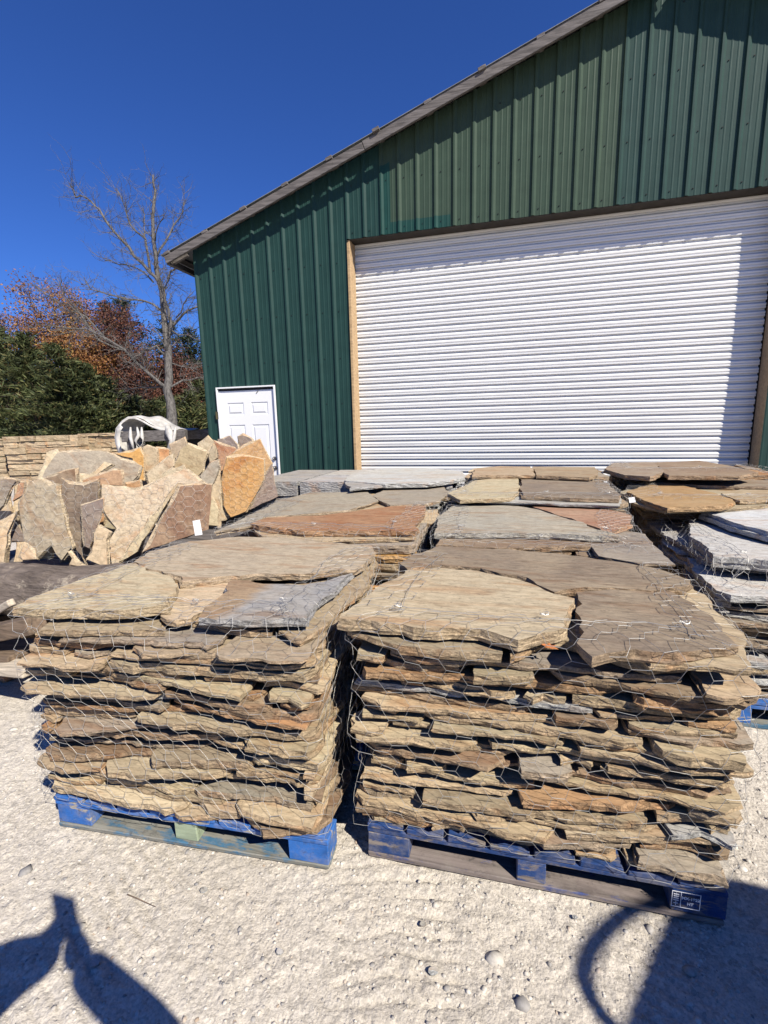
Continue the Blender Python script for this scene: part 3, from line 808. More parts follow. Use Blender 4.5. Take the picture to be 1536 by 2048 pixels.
topslab(s1, [(466, 1158), (530, 1165), (608, 1171), (708, 1144), (664, 1188), (632, 1213), (617, 1238), (500, 1240), (394, 1236), (420, 1205), (450, 1182)], .874, .026, (.33, .335, .33), 'blue grey slab with a brown corner', face=MTWO)
wrap_net(s1, c1, .15, .87, fold=.2, shear=.8, a=.039)
# front middle
rng = np.random.default_rng(21)
q2 = [(-.449, 1.357), (.656, 1.375), (.64, 2.42), (-.466, 2.40)]
pal2, PP, pax, PW, PD = pallet(q2, .140, MBLUE2, MBLUE2B, 'dark blue pallet with white stamp under the front right flagstone stack')
c2 = [(-.472, 1.362), (.655, 1.385), (.71, 2.26), (-.43, 2.28)]
s2 = thing('flagstone_stack', 'front right flagstone stack with dark brown top slab on dark blue pallet', 'stone stack', (.1, 1.85, .146), GRP)
stack_layers(s2, c2, .146, .79, PAL_TAN, tr=(.016, .034))
topslab(s2, [(690, 1262), (800, 1290), (905, 1303), (1005, 1308), (1010, 1270), (950, 1200), (800, 1180)], .822, .03, 'olive')
topslab(s2, [(1022, 1305), (1060, 1288), (1130, 1283), (1300, 1330), (1400, 1320), (1380, 1210), (1150, 1160), (1000, 1200)], .824, .03, 'olive')
topslab(s2, [(1290, 1175), (1390, 1175), (1480, 1265), (1500, 1340), (1300, 1330), (1260, 1250)], .838, .016, 'tan')
topslab(s2, [(678, 1236), (715, 1205), (760, 1170), (815, 1142), (880, 1135), (960, 1142), (1050, 1160), (1108, 1187), (1146, 1197), (1143, 1230), (1138, 1256), (1080, 1262), (1035, 1278), (960, 1260), (850, 1255), (760, 1247)], .874, .038, (.42, .345, .23), 'broad pale tan slab with a rounded back edge', jag=.005)
topslab(s2, [(800, 1128), (830, 1107), (880, 1093), (1010, 1098), (1130, 1108), (1230, 1123), (1320, 1138), (1382, 1160), (1378, 1175), (1300, 1180), (1200, 1177), (1150, 1178), (1110, 1182), (1050, 1156), (960, 1137), (880, 1130), (815, 1137)], .872, .032, (.235, .18, .13), 'long dark brown slab along the back')
topslab(s2, [(1151, 1184), (1200, 1182), (1260, 1178), (1335, 1182), (1390, 1207), (1430, 1242), (1466, 1290), (1440, 1298), (1380, 1303), (1310, 1310), (1240, 1303), (1185, 1314), (1155, 1285), (1148, 1232)], .866, .030, (.20, .152, .112), 'mottled dark brown slab at the front right corner')
wrap_net(s2, c2, .15, .865, fold=.17, shear=.35, a=.046)
# second row
rng = np.random.default_rng(33)
c3 = [(-1.70, 2.42), (-.50, 2.42), (-.50, 3.62), (-1.80, 3.62)]
pallet([(c[0]*1+.03, c[1]) for c in c3], .14, MBLUE1, MBLUE1B, 'pallet hidden under the rust topped flagstone stack in the second row')
s3 = thing('flagstone_stack', 'second row flagstone stack topped by a long rust orange slab', 'stone stack', (-1.1, 3.0, .146), GRP)
stack_layers(s3, c3, .146, .85, PAL_BROWN, el=.07, tr=(.03, .06), wr=(.4, .9))
topslab(s3, [(500, 1052), (560, 1000), (640, 985), (740, 985), (800, 1000), (850, 1012), (830, 1075), (620, 1082), (520, 1072)], .874, .022, 'tan', el=.06)
topslab(s3, [(428, 1064), (500, 1030), (560, 1000), (620, 985), (735, 984), (760, 1000), (700, 1020), (530, 1035), (500, 1052)], .902, .026, (.335, .295, .23), 'grey slab with pale scuffs', .05)
topslab(s3, [(742, 992), (780, 975), (880, 970), (900, 985), (880, 1002), (850, 1008), (780, 1010)], .902, .024, 'gbrown', None, .05)
topslab(s3, [(498, 1047), (535, 1035), (650, 1030), (780, 1013), (852, 1011), (838, 1040), (832, 1062), (700, 1062), (610, 1062), (555, 1056)], .912, .034, (.38, .19, .09), 'long rust orange slab', .05)
wrap_net(s3, c3, .15, .90, fold=.2, a=.038, grid=.04)
c4 = [(-.38, 2.42), (.64, 2.46), (.74, 3.42), (-.44, 3.45)]
pallet(c4, .14, MBLUE2, MBLUE2B, 'pallet hidden under the olive grey flagstone stack in the second row')
s4 = thing('flagstone_stack', 'second row flagstone stack with olive grey slab and rust red triangular slab', 'stone stack', (.15, 2.9, .146), GRP)
stack_layers(s4, c4, .146, .84, PAL_BROWN, el=.07, tr=(.03, .06), wr=(.4, .9))
topslab(s4, [(1180, 1085), (1240, 1060), (1290, 1068), (1347, 1128), (1290, 1128), (1200, 1112)], .868, .026, 'gbrown', None, .05)
topslab(s4, [(870, 1090), (900, 1040), (1100, 1040), (1200, 1060), (1230, 1092), (1000, 1096)], .868, .024, 'brown', None, .05)
topslab(s4, [(871, 1066), (880, 1030), (905, 1010), (1000, 1006), (1070, 1018), (1150, 1042), (1247, 1074), (1180, 1073), (1100, 1068), (960, 1066)], .902, .030, (.285, .265, .215), 'olive grey slab', .05)
topslab(s4, [(1062, 1013), (1110, 1008), (1180, 1010), (1262, 1030), (1266, 1048), (1218, 1065), (1150, 1040)], .898, .026, (.30, .17, .11), 'rust red triangular slab', .05)
wrap_net(s4, c4, .15, .895, fold=.18, a=.038, grid=.04)
# third and fourth rows
c5 = [(-.42, 3.56), (.80, 3.60), (.86, 4.62), (-.42, 4.60)]
pallet(c5, .14, MBLUE1, MBLUE1B, 'pallet hidden under the third row middle flagstone stack')
s5 = thing('flagstone_stack', 'third row flagstone stack with a tan slab beside a wide brown slab', 'stone stack', (.2, 4.1, .146), GRP)
stack_layers(s5, c5, .146, .91, PAL_TAN, el=.09, tr=(.04, .07), wr=(.45, .95))
topslab(s5, [(905, 998), (1000, 960), (1150, 960), (1240, 990), (1242, 1012), (1140, 1008), (1000, 1004)], .93, .018, 'lgrey', None, .07)
topslab(s5, [(896, 986), (950, 962), (1035, 953), (1039, 984), (1020, 995), (920, 998)], .962, .028, (.40, .33, .22), 'tan slab tilted up at the corner', .06, (.0, .01))
topslab(s5, [(1041, 956), (1150, 958), (1215, 966), (1240, 990), (1236, 998), (1140, 996), (1042, 992)], .96, .026, (.25, .20, .15), 'wide brown slab', .06)
wrap_net(s5, c5, .15, .95, fold=.15, a=.038, grid=.05)
c6 = [(-.42, 4.75), (.90, 4.78), (.98, 5.75), (-.42, 5.75)]
pallet(c6, .14, MBLUE2, MBLUE2B, 'pallet hidden under the flagstone stack nearest the roll-up door')
s6 = thing('flagstone_stack', 'flagstone stack with pale streaked slabs nearest the middle of the roll-up door', 'stone stack', (.25, 5.2, .146), GRP)
stack_layers(s6, c6, .146, .97, PAL_TAN, el=.1, tr=(.04, .08), wr=(.5, .95))
topslab(s6, [(944, 951), (948, 937), (1000, 932), (1062, 933), (1070, 950)], 1.0, .03, 'tan', None, .07)
topslab(s6, [(1065, 933), (1190, 934), (1197, 949), (1180, 955), (1074, 951)], 1.0, .03, (.37, .28, .18), None, .07)
# right hand column
rng = np.random.default_rng(44)
c7 = [(.98, 2.50), (2.15, 2.50), (2.2, 3.72), (1.05, 3.72)]
pallet([(1.02, 2.46), (2.16, 2.46), (2.18, 3.7), (1.04, 3.7)], .14, MBLUE1, MBLUE1B, 'blue pallet under the pale grey flagstone stack at the right edge')
s7 = thing('flagstone_stack', 'pale grey flagstone stack at the right edge with a thick slab on top', 'stone stack', (1.55, 3.1, .146), GRP)
stack_layers(s7, c7, .146, .68, PAL_GREY, el=.045, tr=(.018, .042))
topslab(s7, [(1290, 1040), (1310, 1022), (1400, 1012), (1536, 1040), (1760, 1060), (1700, 1140), (1440, 1128), (1395, 1110), (1330, 1070)], .725, .045, 'lgrey', None, .05)
topslab(s7, [(1378, 1072), (1380, 1040), (1450, 1036), (1536, 1060), (1760, 1085), (1740, 1128), (1536, 1121), (1428, 1112), (1405, 1088)], .79, .06, (.43, .43, .42), 'thick pale grey slab', .05)
topslab(s7, [(1397, 1022), (1440, 1010), (1560, 1006), (1720, 1010), (1760, 1075), (1640, 1080), (1536, 1064), (1465, 1045)], .86, .055, (.47, .47, .46), 'topmost pale slab with straight grain', .05)
wrap_net(s7, c7, .15, .78, fold=.2, a=.042, grid=.04, sides=(0, 1, 3))
c8 = [(.98, 3.86), (2.3, 3.90), (2.4, 4.95), (1.12, 4.95)]
pallet(c8, .14, MBLUE2, MBLUE2B, 'pallet hidden under the orange topped flagstone stack on the right')
s8 = thing('flagstone_stack', 'brown flagstone stack on the right with a large orange top slab', 'stone stack', (1.65, 4.4, .146), GRP)
stack_layers(s8, c8, .146, .86, PAL_BROWN, el=.07, tr=(.035, .06), wr=(.4, .9))
topslab(s8, [(1240, 985), (1290, 962), (1400, 958), (1536, 958), (1640, 975), (1640, 1000), (1445, 1018), (1330, 1022), (1270, 1008)], .885, .022, 'olive', None, .06)
topslab(s8, [(1250, 984), (1292, 969), (1360, 970), (1430, 985), (1474, 1004), (1445, 1013), (1335, 1016), (1300, 1006)], .917, .030, (.43, .27, .12), 'large orange slab', .05)
topslab(s8, [(1292, 964), (1400, 958), (1536, 956), (1680, 962), (1650, 982), (1536, 974), (1400, 971)], .917, .028, (.27, .215, .165), None, .06)
topslab(s8, [(1440, 986), (1480, 978), (1536, 980), (1640, 988), (1640, 1002), (1536, 1000), (1480, 1002)], .915, .026, 'tan', None, .06)
wrap_net(s8, c8, .15, .91, fold=.18, a=.04, grid=.05)
c9 = [(1.05, 5.06), (2.45, 5.06), (2.5, 6.02), (1.14, 6.02)]
pallet(c9, .14, MBLUE1, MBLUE1B, 'pallet hidden under the flagstone stack beside the right door jamb')
s9 = thing('flagstone_stack', 'brown flagstone stack against the right end of the roll-up door', 'stone stack', (1.75, 5.5, .146), GRP)
stack_layers(s9, c9, .146, .97, PAL_BROWN, el=.09, tr=(.04, .07), wr=(.45, .95))
topslab(s9, [(1206, 938), (1225, 926), (1290, 924), (1310, 925), (1332, 943), (1300, 953), (1250, 950)], 1.01, .04, (.24, .19, .14), 'rounded grey brown slab', .06)
topslab(s9, [(1306, 925), (1400, 921), (1470, 933), (1516, 945), (1480, 952), (1338, 951)], 1.01, .036, (.27, .19, .13), 'brown slab with an orange end', .06)
wrap_net(s9, c9, .15, 1.0, fold=.15, a=.04, grid=.05)
# third row left: sawn grey blocks and rough grey slabs
sb = thing('sawn_stone_stack', 'sawn grey stone blocks stacked in two columns left of the roll-up door', 'stone blocks', (-2.3, 4.9, 0))
MSAWN = None
f1, f2, bk1, bk2 = at(552, 962, .95), at(660, 972, .95), at(650, 938, .95), at(705, 938, .95)
exv = np.array([1, 0, 0]); eyv = np.array([.0, 1.0, 0])
bx0 = -2.62
for col_ in range(2):
    for row_ in range(2):
        for lay in range(6):
            x0 = bx0+col_*.56; y0 = 4.42+row_*.62
            hx_, hy_ = .27, .30
            c = np.array([x0+.28, y0+.3, .95-.075-.152*lay]); j_ = rng.uniform(-.012, .012, 2)
            pts = [(c[0]-hx_+j_[0], c[1]-hy_+j_[1], c[2]+.074), (c[0]+hx_+j_[0], c[1]-hy_+j_[1], c[2]+.074), (c[0]+hx_+j_[0], c[1]+hy_+j_[1], c[2]+.074), (c[0]-hx_+j_[0], c[1]+hy_+j_[1], c[2]+.074)]
            slab('stone_block', pts, (0, 0, 1), .148, (.40, .395, .37), sb, .09, .002, None, .6)
MB().box((-2.06, 5.03, .055), (.57, .62, .05)).build('skid', MWOODGREY, sb)
c10 = [(-1.42, 4.55), (-.52, 4.55), (-.52, 5.6), (-1.5, 5.6)]
pallet(c10, .14, MBLUE2, MBLUE2B, 'pallet hidden under the grey slabs left of the roll-up door')
s10 = thing('flagstone_stack', 'rough pale grey flagstone stack just left of the roll-up door opening', 'stone stack', (-1.0, 5.1, .146), GRP)
stack_layers(s10, c10, .146, .92, PAL_GREY, el=.08, tr=(.04, .07), wr=(.45, .95))
topslab(s10, [(690, 962), (700, 948), (760, 936), (850, 935), (925, 943), (935, 955), (860, 966), (770, 968)], .965, .04, 'lgrey', None, .06)
topslab(s10, [(690, 966), (780, 955), (782, 968), (700, 976)], .955, .03, 'grey', None, .06)

# ------------------------------------------------------------------ upright slabs at the left
def zp(ox, oy, k, pts): return [(ox+x*k, oy+y*k) for x, y in pts]
Z1 = lambda *p: zp(0, 860, .1953, p)
Z2 = lambda *p: zp(180, 850, .1953, p)
Z5 = lambda *p: zp(400, 840, .2604, p)
def upright(root, poly, dep, color, n=(.45, -.88, .15), t=.045, label=None, el=.075):
    n = np.array(n, float); n /= np.linalg.norm(n)
    cx = sum(p[0] for p in poly)/len(poly); cy = sum(p[1] for p in poly)/len(poly)
    p0 = atd(cx, cy, dep)
    return slab('flagstone', [onplane(cx+(x-cx)*1.05, cy+(y-cy)*1.05, p0, n) for x, y in poly], n, t, color, root, el, .005, label, 1.0, min(.028, t*.6))
rng = np.random.default_rng(55)
GU = 'bundles of flagstones stood on edge'
ua = thing('upright_stone_bundle', 'bundle of flagstones on edge behind the dark log at the left', 'stone bundle', tuple(atd(210, 1130, 3.4)), GU)
A_ = lambda poly, dep, col, **k: upright(ua, poly, dep, col, **k)
A_(Z1((180, 760), (310, 560), (400, 510), (520, 545), (580, 560), (620, 800), (725, 1180), (620, 1310), (560, 1260), (520, 1170), (380, 1300), (260, 1130), (180, 850)), 3.2, (.285, .24, .175), n=(.35, -.9, .2), t=.05)
A_(Z1((390, 505), (560, 440), (775, 388), (770, 530), (640, 600), (500, 640), (400, 600)), 3.42, 'brown', n=(.3, -.9, .25))
A_(Z1((630, 505), (720, 540), (850, 545), (1000, 505), (1000, 700), (930, 900), (830, 1180), (880, 1380), (730, 1180), (620, 740)), 3.28, (.155, .115, .09), n=(.5, -.85, .1), t=.04)
A_(Z1((820, 770), (1065, 692), (1030, 880), (900, 1190), (860, 1180)), 3.2, 'purple', n=(.5, -.85, .1), t=.035)
A_(Z1((1000, 980), (1120, 1050), (1080, 1130), (1080, 1260), (1100, 1400), (860, 1330), (940, 1150)), 3.1, 'tan', n=(.3, -.9, .3))
A_(Z2((130, 615), (340, 630), (520, 640), (720, 540), (950, 470), (1060, 560), (1150, 612), (900, 640), (840, 740), (560, 1080), (300, 1400), (230, 1430), (180, 1180), (260, 1050), (110, 850)), 3.3, (.46, .385, .265), n=(.2, -.93, .25), t=.05, label='large pale tan slab standing on edge')
A_(Z2((800, 700), (870, 610), (890, 620), (500, 1290), (300, 1400), (330, 1330)), 3.24, 'cream', n=(.5, -.85, .2), t=.03)
A_(Z2((905, 610), (1060, 615), (1240, 620), (1220, 800), (1200, 1060), (1000, 1130), (760, 1220), (545, 1295), (700, 1000), (850, 740)), 3.2, (.215, .125, .08), n=(.72, -.65, .2), t=.065, label='dark brown slab with a thick cream edge')
A_(Z1((-120, 480), (130, 500), (165, 520), (40, 760), (-120, 900)), 3.3, 'gbrown', n=(.35, -.9, .1))
A_(Z1((165, 530), (245, 540), (225, 650), (130, 720)), 3.35, 'red', n=(.5, -.85, .1))
A_(Z1((-120, 1000), (40, 920), (165, 840), (60, 1060), (40, 1345), (-120, 1345)), 3.15, 'tan', n=(.45, -.85, .1))
A_(Z1((160, 880), (255, 1135), (60, 1150), (80, 1060)), 3.25, 'purple', n=(.4, -.85, .2))
A_(Z1((250, 1150), (370, 1320), (230, 1330), (180, 1290)), 3.1, 'cream', n=(.2, -.8, .5))
A_(Z1((720, 1210), (800, 1330), (890, 1395), (700, 1385)), 3.05, 'tan', n=(.2, -.8, .5))
A_(Z1((600, 235), (800, 208), (1000, 212), (1150, 252), (1410, 362), (1390, 470), (1300, 560), (900, 560), (600, 560), (420, 520), (480, 400)), 3.75, (.37, .32, .24), n=(.25, -.85, .45), t=.05, label='big rounded grey slab at the back')
A_(Z1((470, 230), (575, 200), (600, 240), (420, 500), (370, 505)), 3.8, 'cream', n=(.3, -.85, .35), t=.03)
A_(Z1((840, 510), (1000, 440), (1150, 398), (1230, 412), (1240, 560), (1000, 570), (860, 560)), 3.5, (.35, .215, .12), n=(.35, -.9, .2))
A_(Z1((760, 430), (900, 452), (1060, 325), (1150, 350), (1000, 450), (830, 560), (760, 530)), 3.6, 'cream', n=(.3, -.85, .4))
for k in range(7):
    A_(Z1((-100+k*230, 560), (60+k*230, 520), (130+k*230, 900), (40+k*230, 1380), (-90+k*230, 1360)), 3.62+.06*(k % 3), pick(PAL_BROWN), n=(.35, -.9, .12))
um = thing('upright_stone_bundle', 'mixed tan flagstones on edge between the rounded grey slab and orange bundle', 'stone bundle', tuple(atd(370, 1000, 4.3)), GU)
B_ = lambda poly, dep, col, **k: upright(um, poly, dep, col, **k)
B_(Z2((260, 300), (510, 230), (550, 320), (548, 560), (480, 560), (430, 350)), 4.5, 'orange', n=(.3, -.9, .2))
B_(Z2((510, 225), (580, 195), (680, 240), (680, 480), (550, 480)), 4.55, 'tan', n=(.25, -.9, .1))
B_(Z2((680, 235), (810, 255), (800, 480), (680, 480)), 4.6, (.48, .27, .13), n=(.25, -.9, .1))
B_(Z2((575, 500), (720, 390), (850, 290), (850, 420), (760, 520), (600, 620)), 4.1, (.40, .33, .225), n=(.45, -.8, .3))
B_(Z2((600, 600), (700, 520), (830, 420), (870, 440), (950, 410), (1020, 520), (900, 640), (640, 660)), 4.0, (.42, .35, .24), n=(.45, -.8, .3))
B_(Z2((850, 400), (920, 250), (1000, 190), (1180, 262), (1195, 290), (1150, 470), (1000, 620), (900, 600)), 4.35, (.43, .33, .195), n=(.3, -.9, .2))
B_(Z2((1130, 520), (1230, 380), (1310, 355), (1320, 430), (1260, 590), (1150, 660)), 4.2, 'gbrown', n=(.3, -.9, .2))
B_(Z2((1090, 180), (1200, 115), (1262, 170), (1220, 330), (1100, 330)), 4.7, 'cream', n=(.3, -.9, .2))
B_(Z2((800, 190), (960, 125), (980, 180), (960, 330), (820, 330)), 4.8, 'tan', n=(.2, -.9, .1))
B_(Z2((1190, 290), (1270, 170), (1300, 330), (1230, 380)), 4.6, 'olive', n=(.5, -.8, .2))
for k in range(5):
    B_(Z2((500+k*170, 450), (640+k*170, 420), (660+k*170, 700), (650+k*170, 1050), (500+k*170, 1050)), 4.75, pick(PAL_TAN), n=(.3, -.9, .1))
ub = thing('upright_stone_bundle', 'bundle of flagstones on edge fronted by a big orange slab by the entry door', 'stone bundle', tuple(atd(490, 1035, 5.1)), GU)
C_ = lambda poly, dep, col, **k: upright(ub, poly, dep, col, **k)
C_(Z5((205, 292), (310, 270), (482, 312), (482, 460), (430, 560), (350, 690), (240, 737), (180, 650), (158, 480)), 4.75, (.50, .285, .11), n=(.25, -.93, .15), t=.05, label='big orange slab')
C_(Z5((210, 285), (330, 190), (460, 148), (548, 330), (500, 520), (400, 560), (250, 500)), 4.9, (.40, .24, .11), n=(.35, -.9, .2), t=.05)
C_(Z5((108, 160), (260, 215), (300, 260), (200, 400), (150, 420)), 4.95, (.36, .18, .10), n=(.5, -.8, .2))
C_(Z5((130, 145), (230, 113), (292, 190), (300, 300), (180, 300)), 5.05, 'purple', n=(.2, -.9, .3))
C_(Z5((285, 125), (330, 103), (405, 142), (420, 260), (300, 260)), 5.1, 'purple', n=(.2, -.9, .3))
C_(Z5((552, 338), (575, 480), (597, 585), (480, 640), (380, 690), (430, 550), (490, 420)), 4.82, (.175, .125, .12), n=(.5, -.85, .15))
C_(Z5((105, 478), (160, 480), (182, 640), (240, 742), (150, 780), (120, 600)), 4.78, 'olive', n=(.6, -.75, .1))
C_(Z5((20, 690), (100, 590), (140, 700), (130, 800), (30, 800)), 4.7, 'cream', n=(.2, -.9, .3))
for k in range(3):
    C_(Z5((120+k*140, 350), (250+k*140, 350), (260+k*140, 900), (120+k*140, 900)), 5.1, pick(PAL_BROWN), n=(.3, -.9, .1))
# netting drawn over the fronts of the bundles
def front_net(root, px0, px1, py0, py1, dep, a=.037, r=.00068, face=(.3, -.95)):
    n = np.array([*face, 0.0]); n /= np.linalg.norm(n); e = np.array([-n[1], n[0], 0])
    bv = bvh_of([o for o in root.children if o.name.startswith('flagstone')])
    p0 = onplane(px0, py1, atd((px0+px1)/2, (py0+py1)/2, dep), n); p1 = onplane(px1, py0, p0, n)
    L = abs((p1-p0).dot(e)); H = p1[2]-p0[2]; g_ = .025
    nu, nv = int(L/g_)+2, int(H/g_)+2; G = np.full((nv, nu), np.nan)
    for j in range(nv):
        for i in range(nu):
            q = p0+e*i*g_+[0, 0, j*g_]+n*.8; hit = bv.ray_cast(Vector(q), Vector(-n), 1.6)
            if hit[0] is not None: G[j, i] = .8-hit[3]
    ok = ~np.isnan(G); lo = np.nanpercentile(G, 30); G = np.where(ok, G, lo)
    G = np.clip(G, lo-.15, np.nanpercentile(G, 96))
    G = soften(grow(G, 1), 2)+.012
    K = soften(ok.astype(float), 1)
    A, B, tw = hexnet(0, L, 0, H, a)
    wob = lambda Q: np.stack([Q[:, 0]+.03*np.sin(Q[:, 1]*4)+.01*np.sin(Q[:, 0]*11+Q[:, 1]*5), Q[:, 1]+.02*np.sin(Q[:, 0]*4)+.008*np.sin(Q[:, 0]*12)], -1)
    def pl(Q): return p0+e*Q[:, :1]+np.array([[0, 0, 1.0]])*Q[:, 1:2]+n*bilin(G, Q[:, 0]/g_, Q[:, 1]/g_)[:, None]
    WA, WB = wob(A), wob(B)
    keep = (bilin(K, WA[:, 0]/g_, WA[:, 1]/g_) > .45) & (bilin(K, WB[:, 0]/g_, WB[:, 1]/g_) > .45)
    A3, B3, M3 = pl(WA[keep]), pl(WB[keep]), pl((WA[keep]+WB[keep])/2); tw = tw[keep]
    tubes(np.concatenate([A3, M3]), np.concatenate([M3, B3]), np.where(np.concatenate([tw, tw]) == 1, r*1.4, r), MWIRE, 'wire_netting', root)
front_net(ua, -20, 430, 955, 1150, 3.2)
front_net(ub, 425, 560, 880, 1050, 4.85, a=.038)
# cribbing that carries the bundles
def timber(name, p0, p1, hw, hh, m_, label, cat, j=.006, taper=1.0, group=None, seg=1):
    p0, p1 = np.array(p0, float), np.array(p1, float)
    d = p1-p0; L = np.linalg.norm(d); d /= L; s_ = np.cross(d, [0, 0, 1.0]); s_ /= np.linalg.norm(s_); u_ = np.cross(s_, d)
    o = MB().box((p0+p1)/2, (L/2, hw, hh), [d, s_, u_], j=j).build(name, m_)
    bevel(o, .008, 2); return tag(o, label, cat, group)
def bark_log(p0, p1, r0, label):
    p0, p1 = np.array(p0, float), np.array(p1, float); n = 26; m_ = 18
    d = (p1-p0)/np.linalg.norm(p1-p0); a = np.cross(d, [0, 0, 1.0]); a /= np.linalg.norm(a); b_ = np.cross(a, d)
    v = []
    for i in range(n):
        for k in range(m_):
            th = 6.2832*k/m_; rr = r0*(1+.07*math.sin(3*th+i*.4)+rng.normal(0, .025))
            ex = abs(math.cos(th))**.7*np.sign(math.cos(th)); ez = abs(math.sin(th))**.7*np.sign(math.sin(th))
            v.append(p0+(p1-p0)*i/(n-1)+a*rr*ex*1.05+b_*rr*ez)
    f = [(i*m_+k, i*m_+(k+1) % m_, (i+1)*m_+(k+1) % m_, (i+1)*m_+k) for i in range(n-1) for k in range(m_)]+[tuple(range(m_))[::-1], tuple((n-1)*m_+k for k in range(m_))]
    m, t, b = mat('lichened_bark', .95, .15)
    vv = mapping(t, (1, 1, 1)); c = mix(t, ramp(t, noise(t, mapping(t, (1.5, 6, 6)), 3, 6, .7), [(.3, 0.0), (.7, 1.0)]), (.085, .068, .058), (.25, .205, .17))
    c = mix(t, ramp(t, noise(t, vv, 5, 6, .7), [(.56, 0.0), (.63, .9)]), c, (.42, .36, .28))
    lk(t, c, b.inputs['Base Color']); bump(t, b, noise(t, mapping(t, (2, 9, 9)), 4, 6, .7), 1.0, .02)
    return tag(mk('timber_log', v, f, m), label, 'log')
lg0, lg1 = atd(-60, 1178, 3.05), atd(330, 1182, 2.9)
bark_log(lg0, lg1, .15, 'dark weathered log with pale lichen under the upright slabs')
zb_ = min(lg0[2], lg1[2])-.15
for q, nm in ((.12, 0), (.62, 1)):
    p = lg0+(lg1-lg0)*q; hh_ = (zb_-.0)/2
    tag(MB().box((p[0], p[1]+.05, hh_-.0), (.12, .2, hh_), j=.004).build('timber_block', MWOODBROWN), ('brown timber block propping the left end of the log', 'brown timber block propping the log behind the front stack')[nm], 'timber block', 'blocks under the log')
# low deck behind the log carrying the bundle
dk = thing('timber_deck', 'rough timber deck carrying the upright flagstones behind the log', 'timber deck', (-2.9, 3.4, 0))
base_z = atd(210, 1135, 3.3)[2]-.05
for k in range(6): MB().box((-2.6, 2.75+.25*k, base_z-.03), (1.5, .11, .028), j=.004).build('plank', MWOODGREY, dk)
for x_ in (-3.8, -2.6, -1.5): MB().box((x_, 3.4, (base_z-.06)/2), (.08, .75, (base_z-.06)/2), j=.004).build('bearer', MWOODBROWN, dk)
# boards lying at the left edge
timber('wood_board', atd(-60, 1275, 2.75), atd(75, 1248, 2.55), .05, .045, MWOODBROWN, 'reddish brown board sticking out left of the front stack', 'board', group='boards at the left edge')
timber('wood_board', atd(-60, 1330, 2.7), atd(70, 1338, 2.5), .06, .02, MWOODPALE, 'thin pale plank low at the left edge above the gravel', 'board', group='boards at the left edge')
timber('wood_board', atd(-40, 1245, 2.9), atd(22, 1205, 2.7), .02, .02, MWOODPALE, 'short white stick leaning under the log end', 'board', group='boards at the left edge')
timber('wood_board', atd(-80, 1300, 2.85), atd(60, 1300, 2.7), .12, .02, MWOODBROWN, 'dark wide board under the reddish board at the left edge', 'board', group='boards at the left edge')
p = at(12, 1352, .03); rk = slab('loose_stone', [p+[-.07, -.04, .03], p+[.04, -.05, .03], p+[.075, 0, .03], p+[.02, .05, .03], p+[-.06, .04, .03]], (0, -.3, 1), .05, (.45, .24, .14), None, .03)
tag(rk, 'small loose rust orange stone on the gravel at the left edge', 'stone')

# ------------------------------------------------------------------ far left: ledge stone on pallets, covered rack
rng = np.random.default_rng(66)
def ledge_stack(px0, px1, dep, ztop, label, seed):
    pA, pB = atd(px0, 905, dep), atd(px1, 905, dep)
    ex = pB-pA; ex[2] = 0; L = np.linalg.norm(ex); ex /= L; ey = np.array([-ex[1], ex[0], 0])
    root = thing('ledge_stone_stack', label, 'stone stack', (pA[0], pA[1], .14), 'pallets of thick ledge stone in the far yard')
    z = .15
    while z < ztop-.05:
        hgt = min(rng.uniform(.12, .2), ztop-z); u = 0
        while u < L-.02:
            wd = min(rng.uniform(.35, .95), L-u)
            if L-u-wd < .2: wd = L-u
            yo = rng.uniform(-.05, .05)
            b0 = np.array([pA[0], pA[1], 0])+ex*(u+.006)+ey*yo
            pts = [b0+[0, 0, z+hgt-.004], b0+ex*(wd-.012)+[0, 0, z+hgt-.004+rng.uniform(-.03, 0)], b0+ex*(wd-.012)+ey*.5+[0, 0, z+hgt-.01], b0+ey*.5+[0, 0, z+hgt-.01]]
            o = slab('ledge_stone', pts, (0, 0, 1), hgt-rng.uniform(.004, .03), pick(dict(tan=4, cream=6, olive=.5, brown=.4)), root, .16, .012, None, 2.0)
            u += wd
        z += hgt
    for k in range(3): MB().box(np.array([pA[0], pA[1], .07])+ex*(L*(.08+.42*k))+ey*.3, (.06, .4, .055), [ex, ey, np.array([0, 0, 1.0])]).build('skid', MBLUE1, root)
    MB().box(np.array([pA[0], pA[1], .135])+ex*L/2+ey*.3, (L/2, .42, .012), [ex, ey, np.array([0, 0, 1.0])]).build('deck', MWOODGREY, root)
ledge_stack(-75, 9, 14.0, 1.36, 'tan ledge stone stack cut off by the left edge of the picture', 1)
ledge_stack(10, 158, 13.6, 1.42, 'long tan ledge stone stack in the far yard at the left', 2)
ledge_stack(160, 262, 14.3, 1.45, 'ledge stone stack beside the white plastic cover', 3)
# rack with beam, white cover and black sheet
rk_ = thing('timber_rack', 'weathered grey timber rack standing left of the barn corner', 'rack', (*atd(315, 900, 7.4)[:2], 0))
bl, br = atd(246, 874, 7.5), atd(373, 870, 7.5)
def beam(p, q, hw, hh, nm, m_, root):
    d = q-p; L = np.linalg.norm(d); d /= L; s_ = np.cross(d, [0, 0, 1.0]); s_ /= np.linalg.norm(s_); u_ = np.cross(s_, d)
    return bevel(MB().box((p+q)/2, (L/2, hw, hh), [d, s_, u_], j=.004).build(nm, m_, root), .006)
beam(bl, br, .06, .082, 'beam', MWOODGREY, rk_)
beam(bl+[0, .9, 0], br+[0, .9, 0], .06, .082, 'beam', MWOODGREY, rk_)
for q in (.12, .9):
    for yy in (0, .9):
        p = bl+(br-bl)*q+[0, yy, 0]; MB().box((p[0], p[1], (p[2]-.08)/2), (.045, .045, (p[2]-.08)/2), j=.003).build('post', MWOODGREY, rk_)
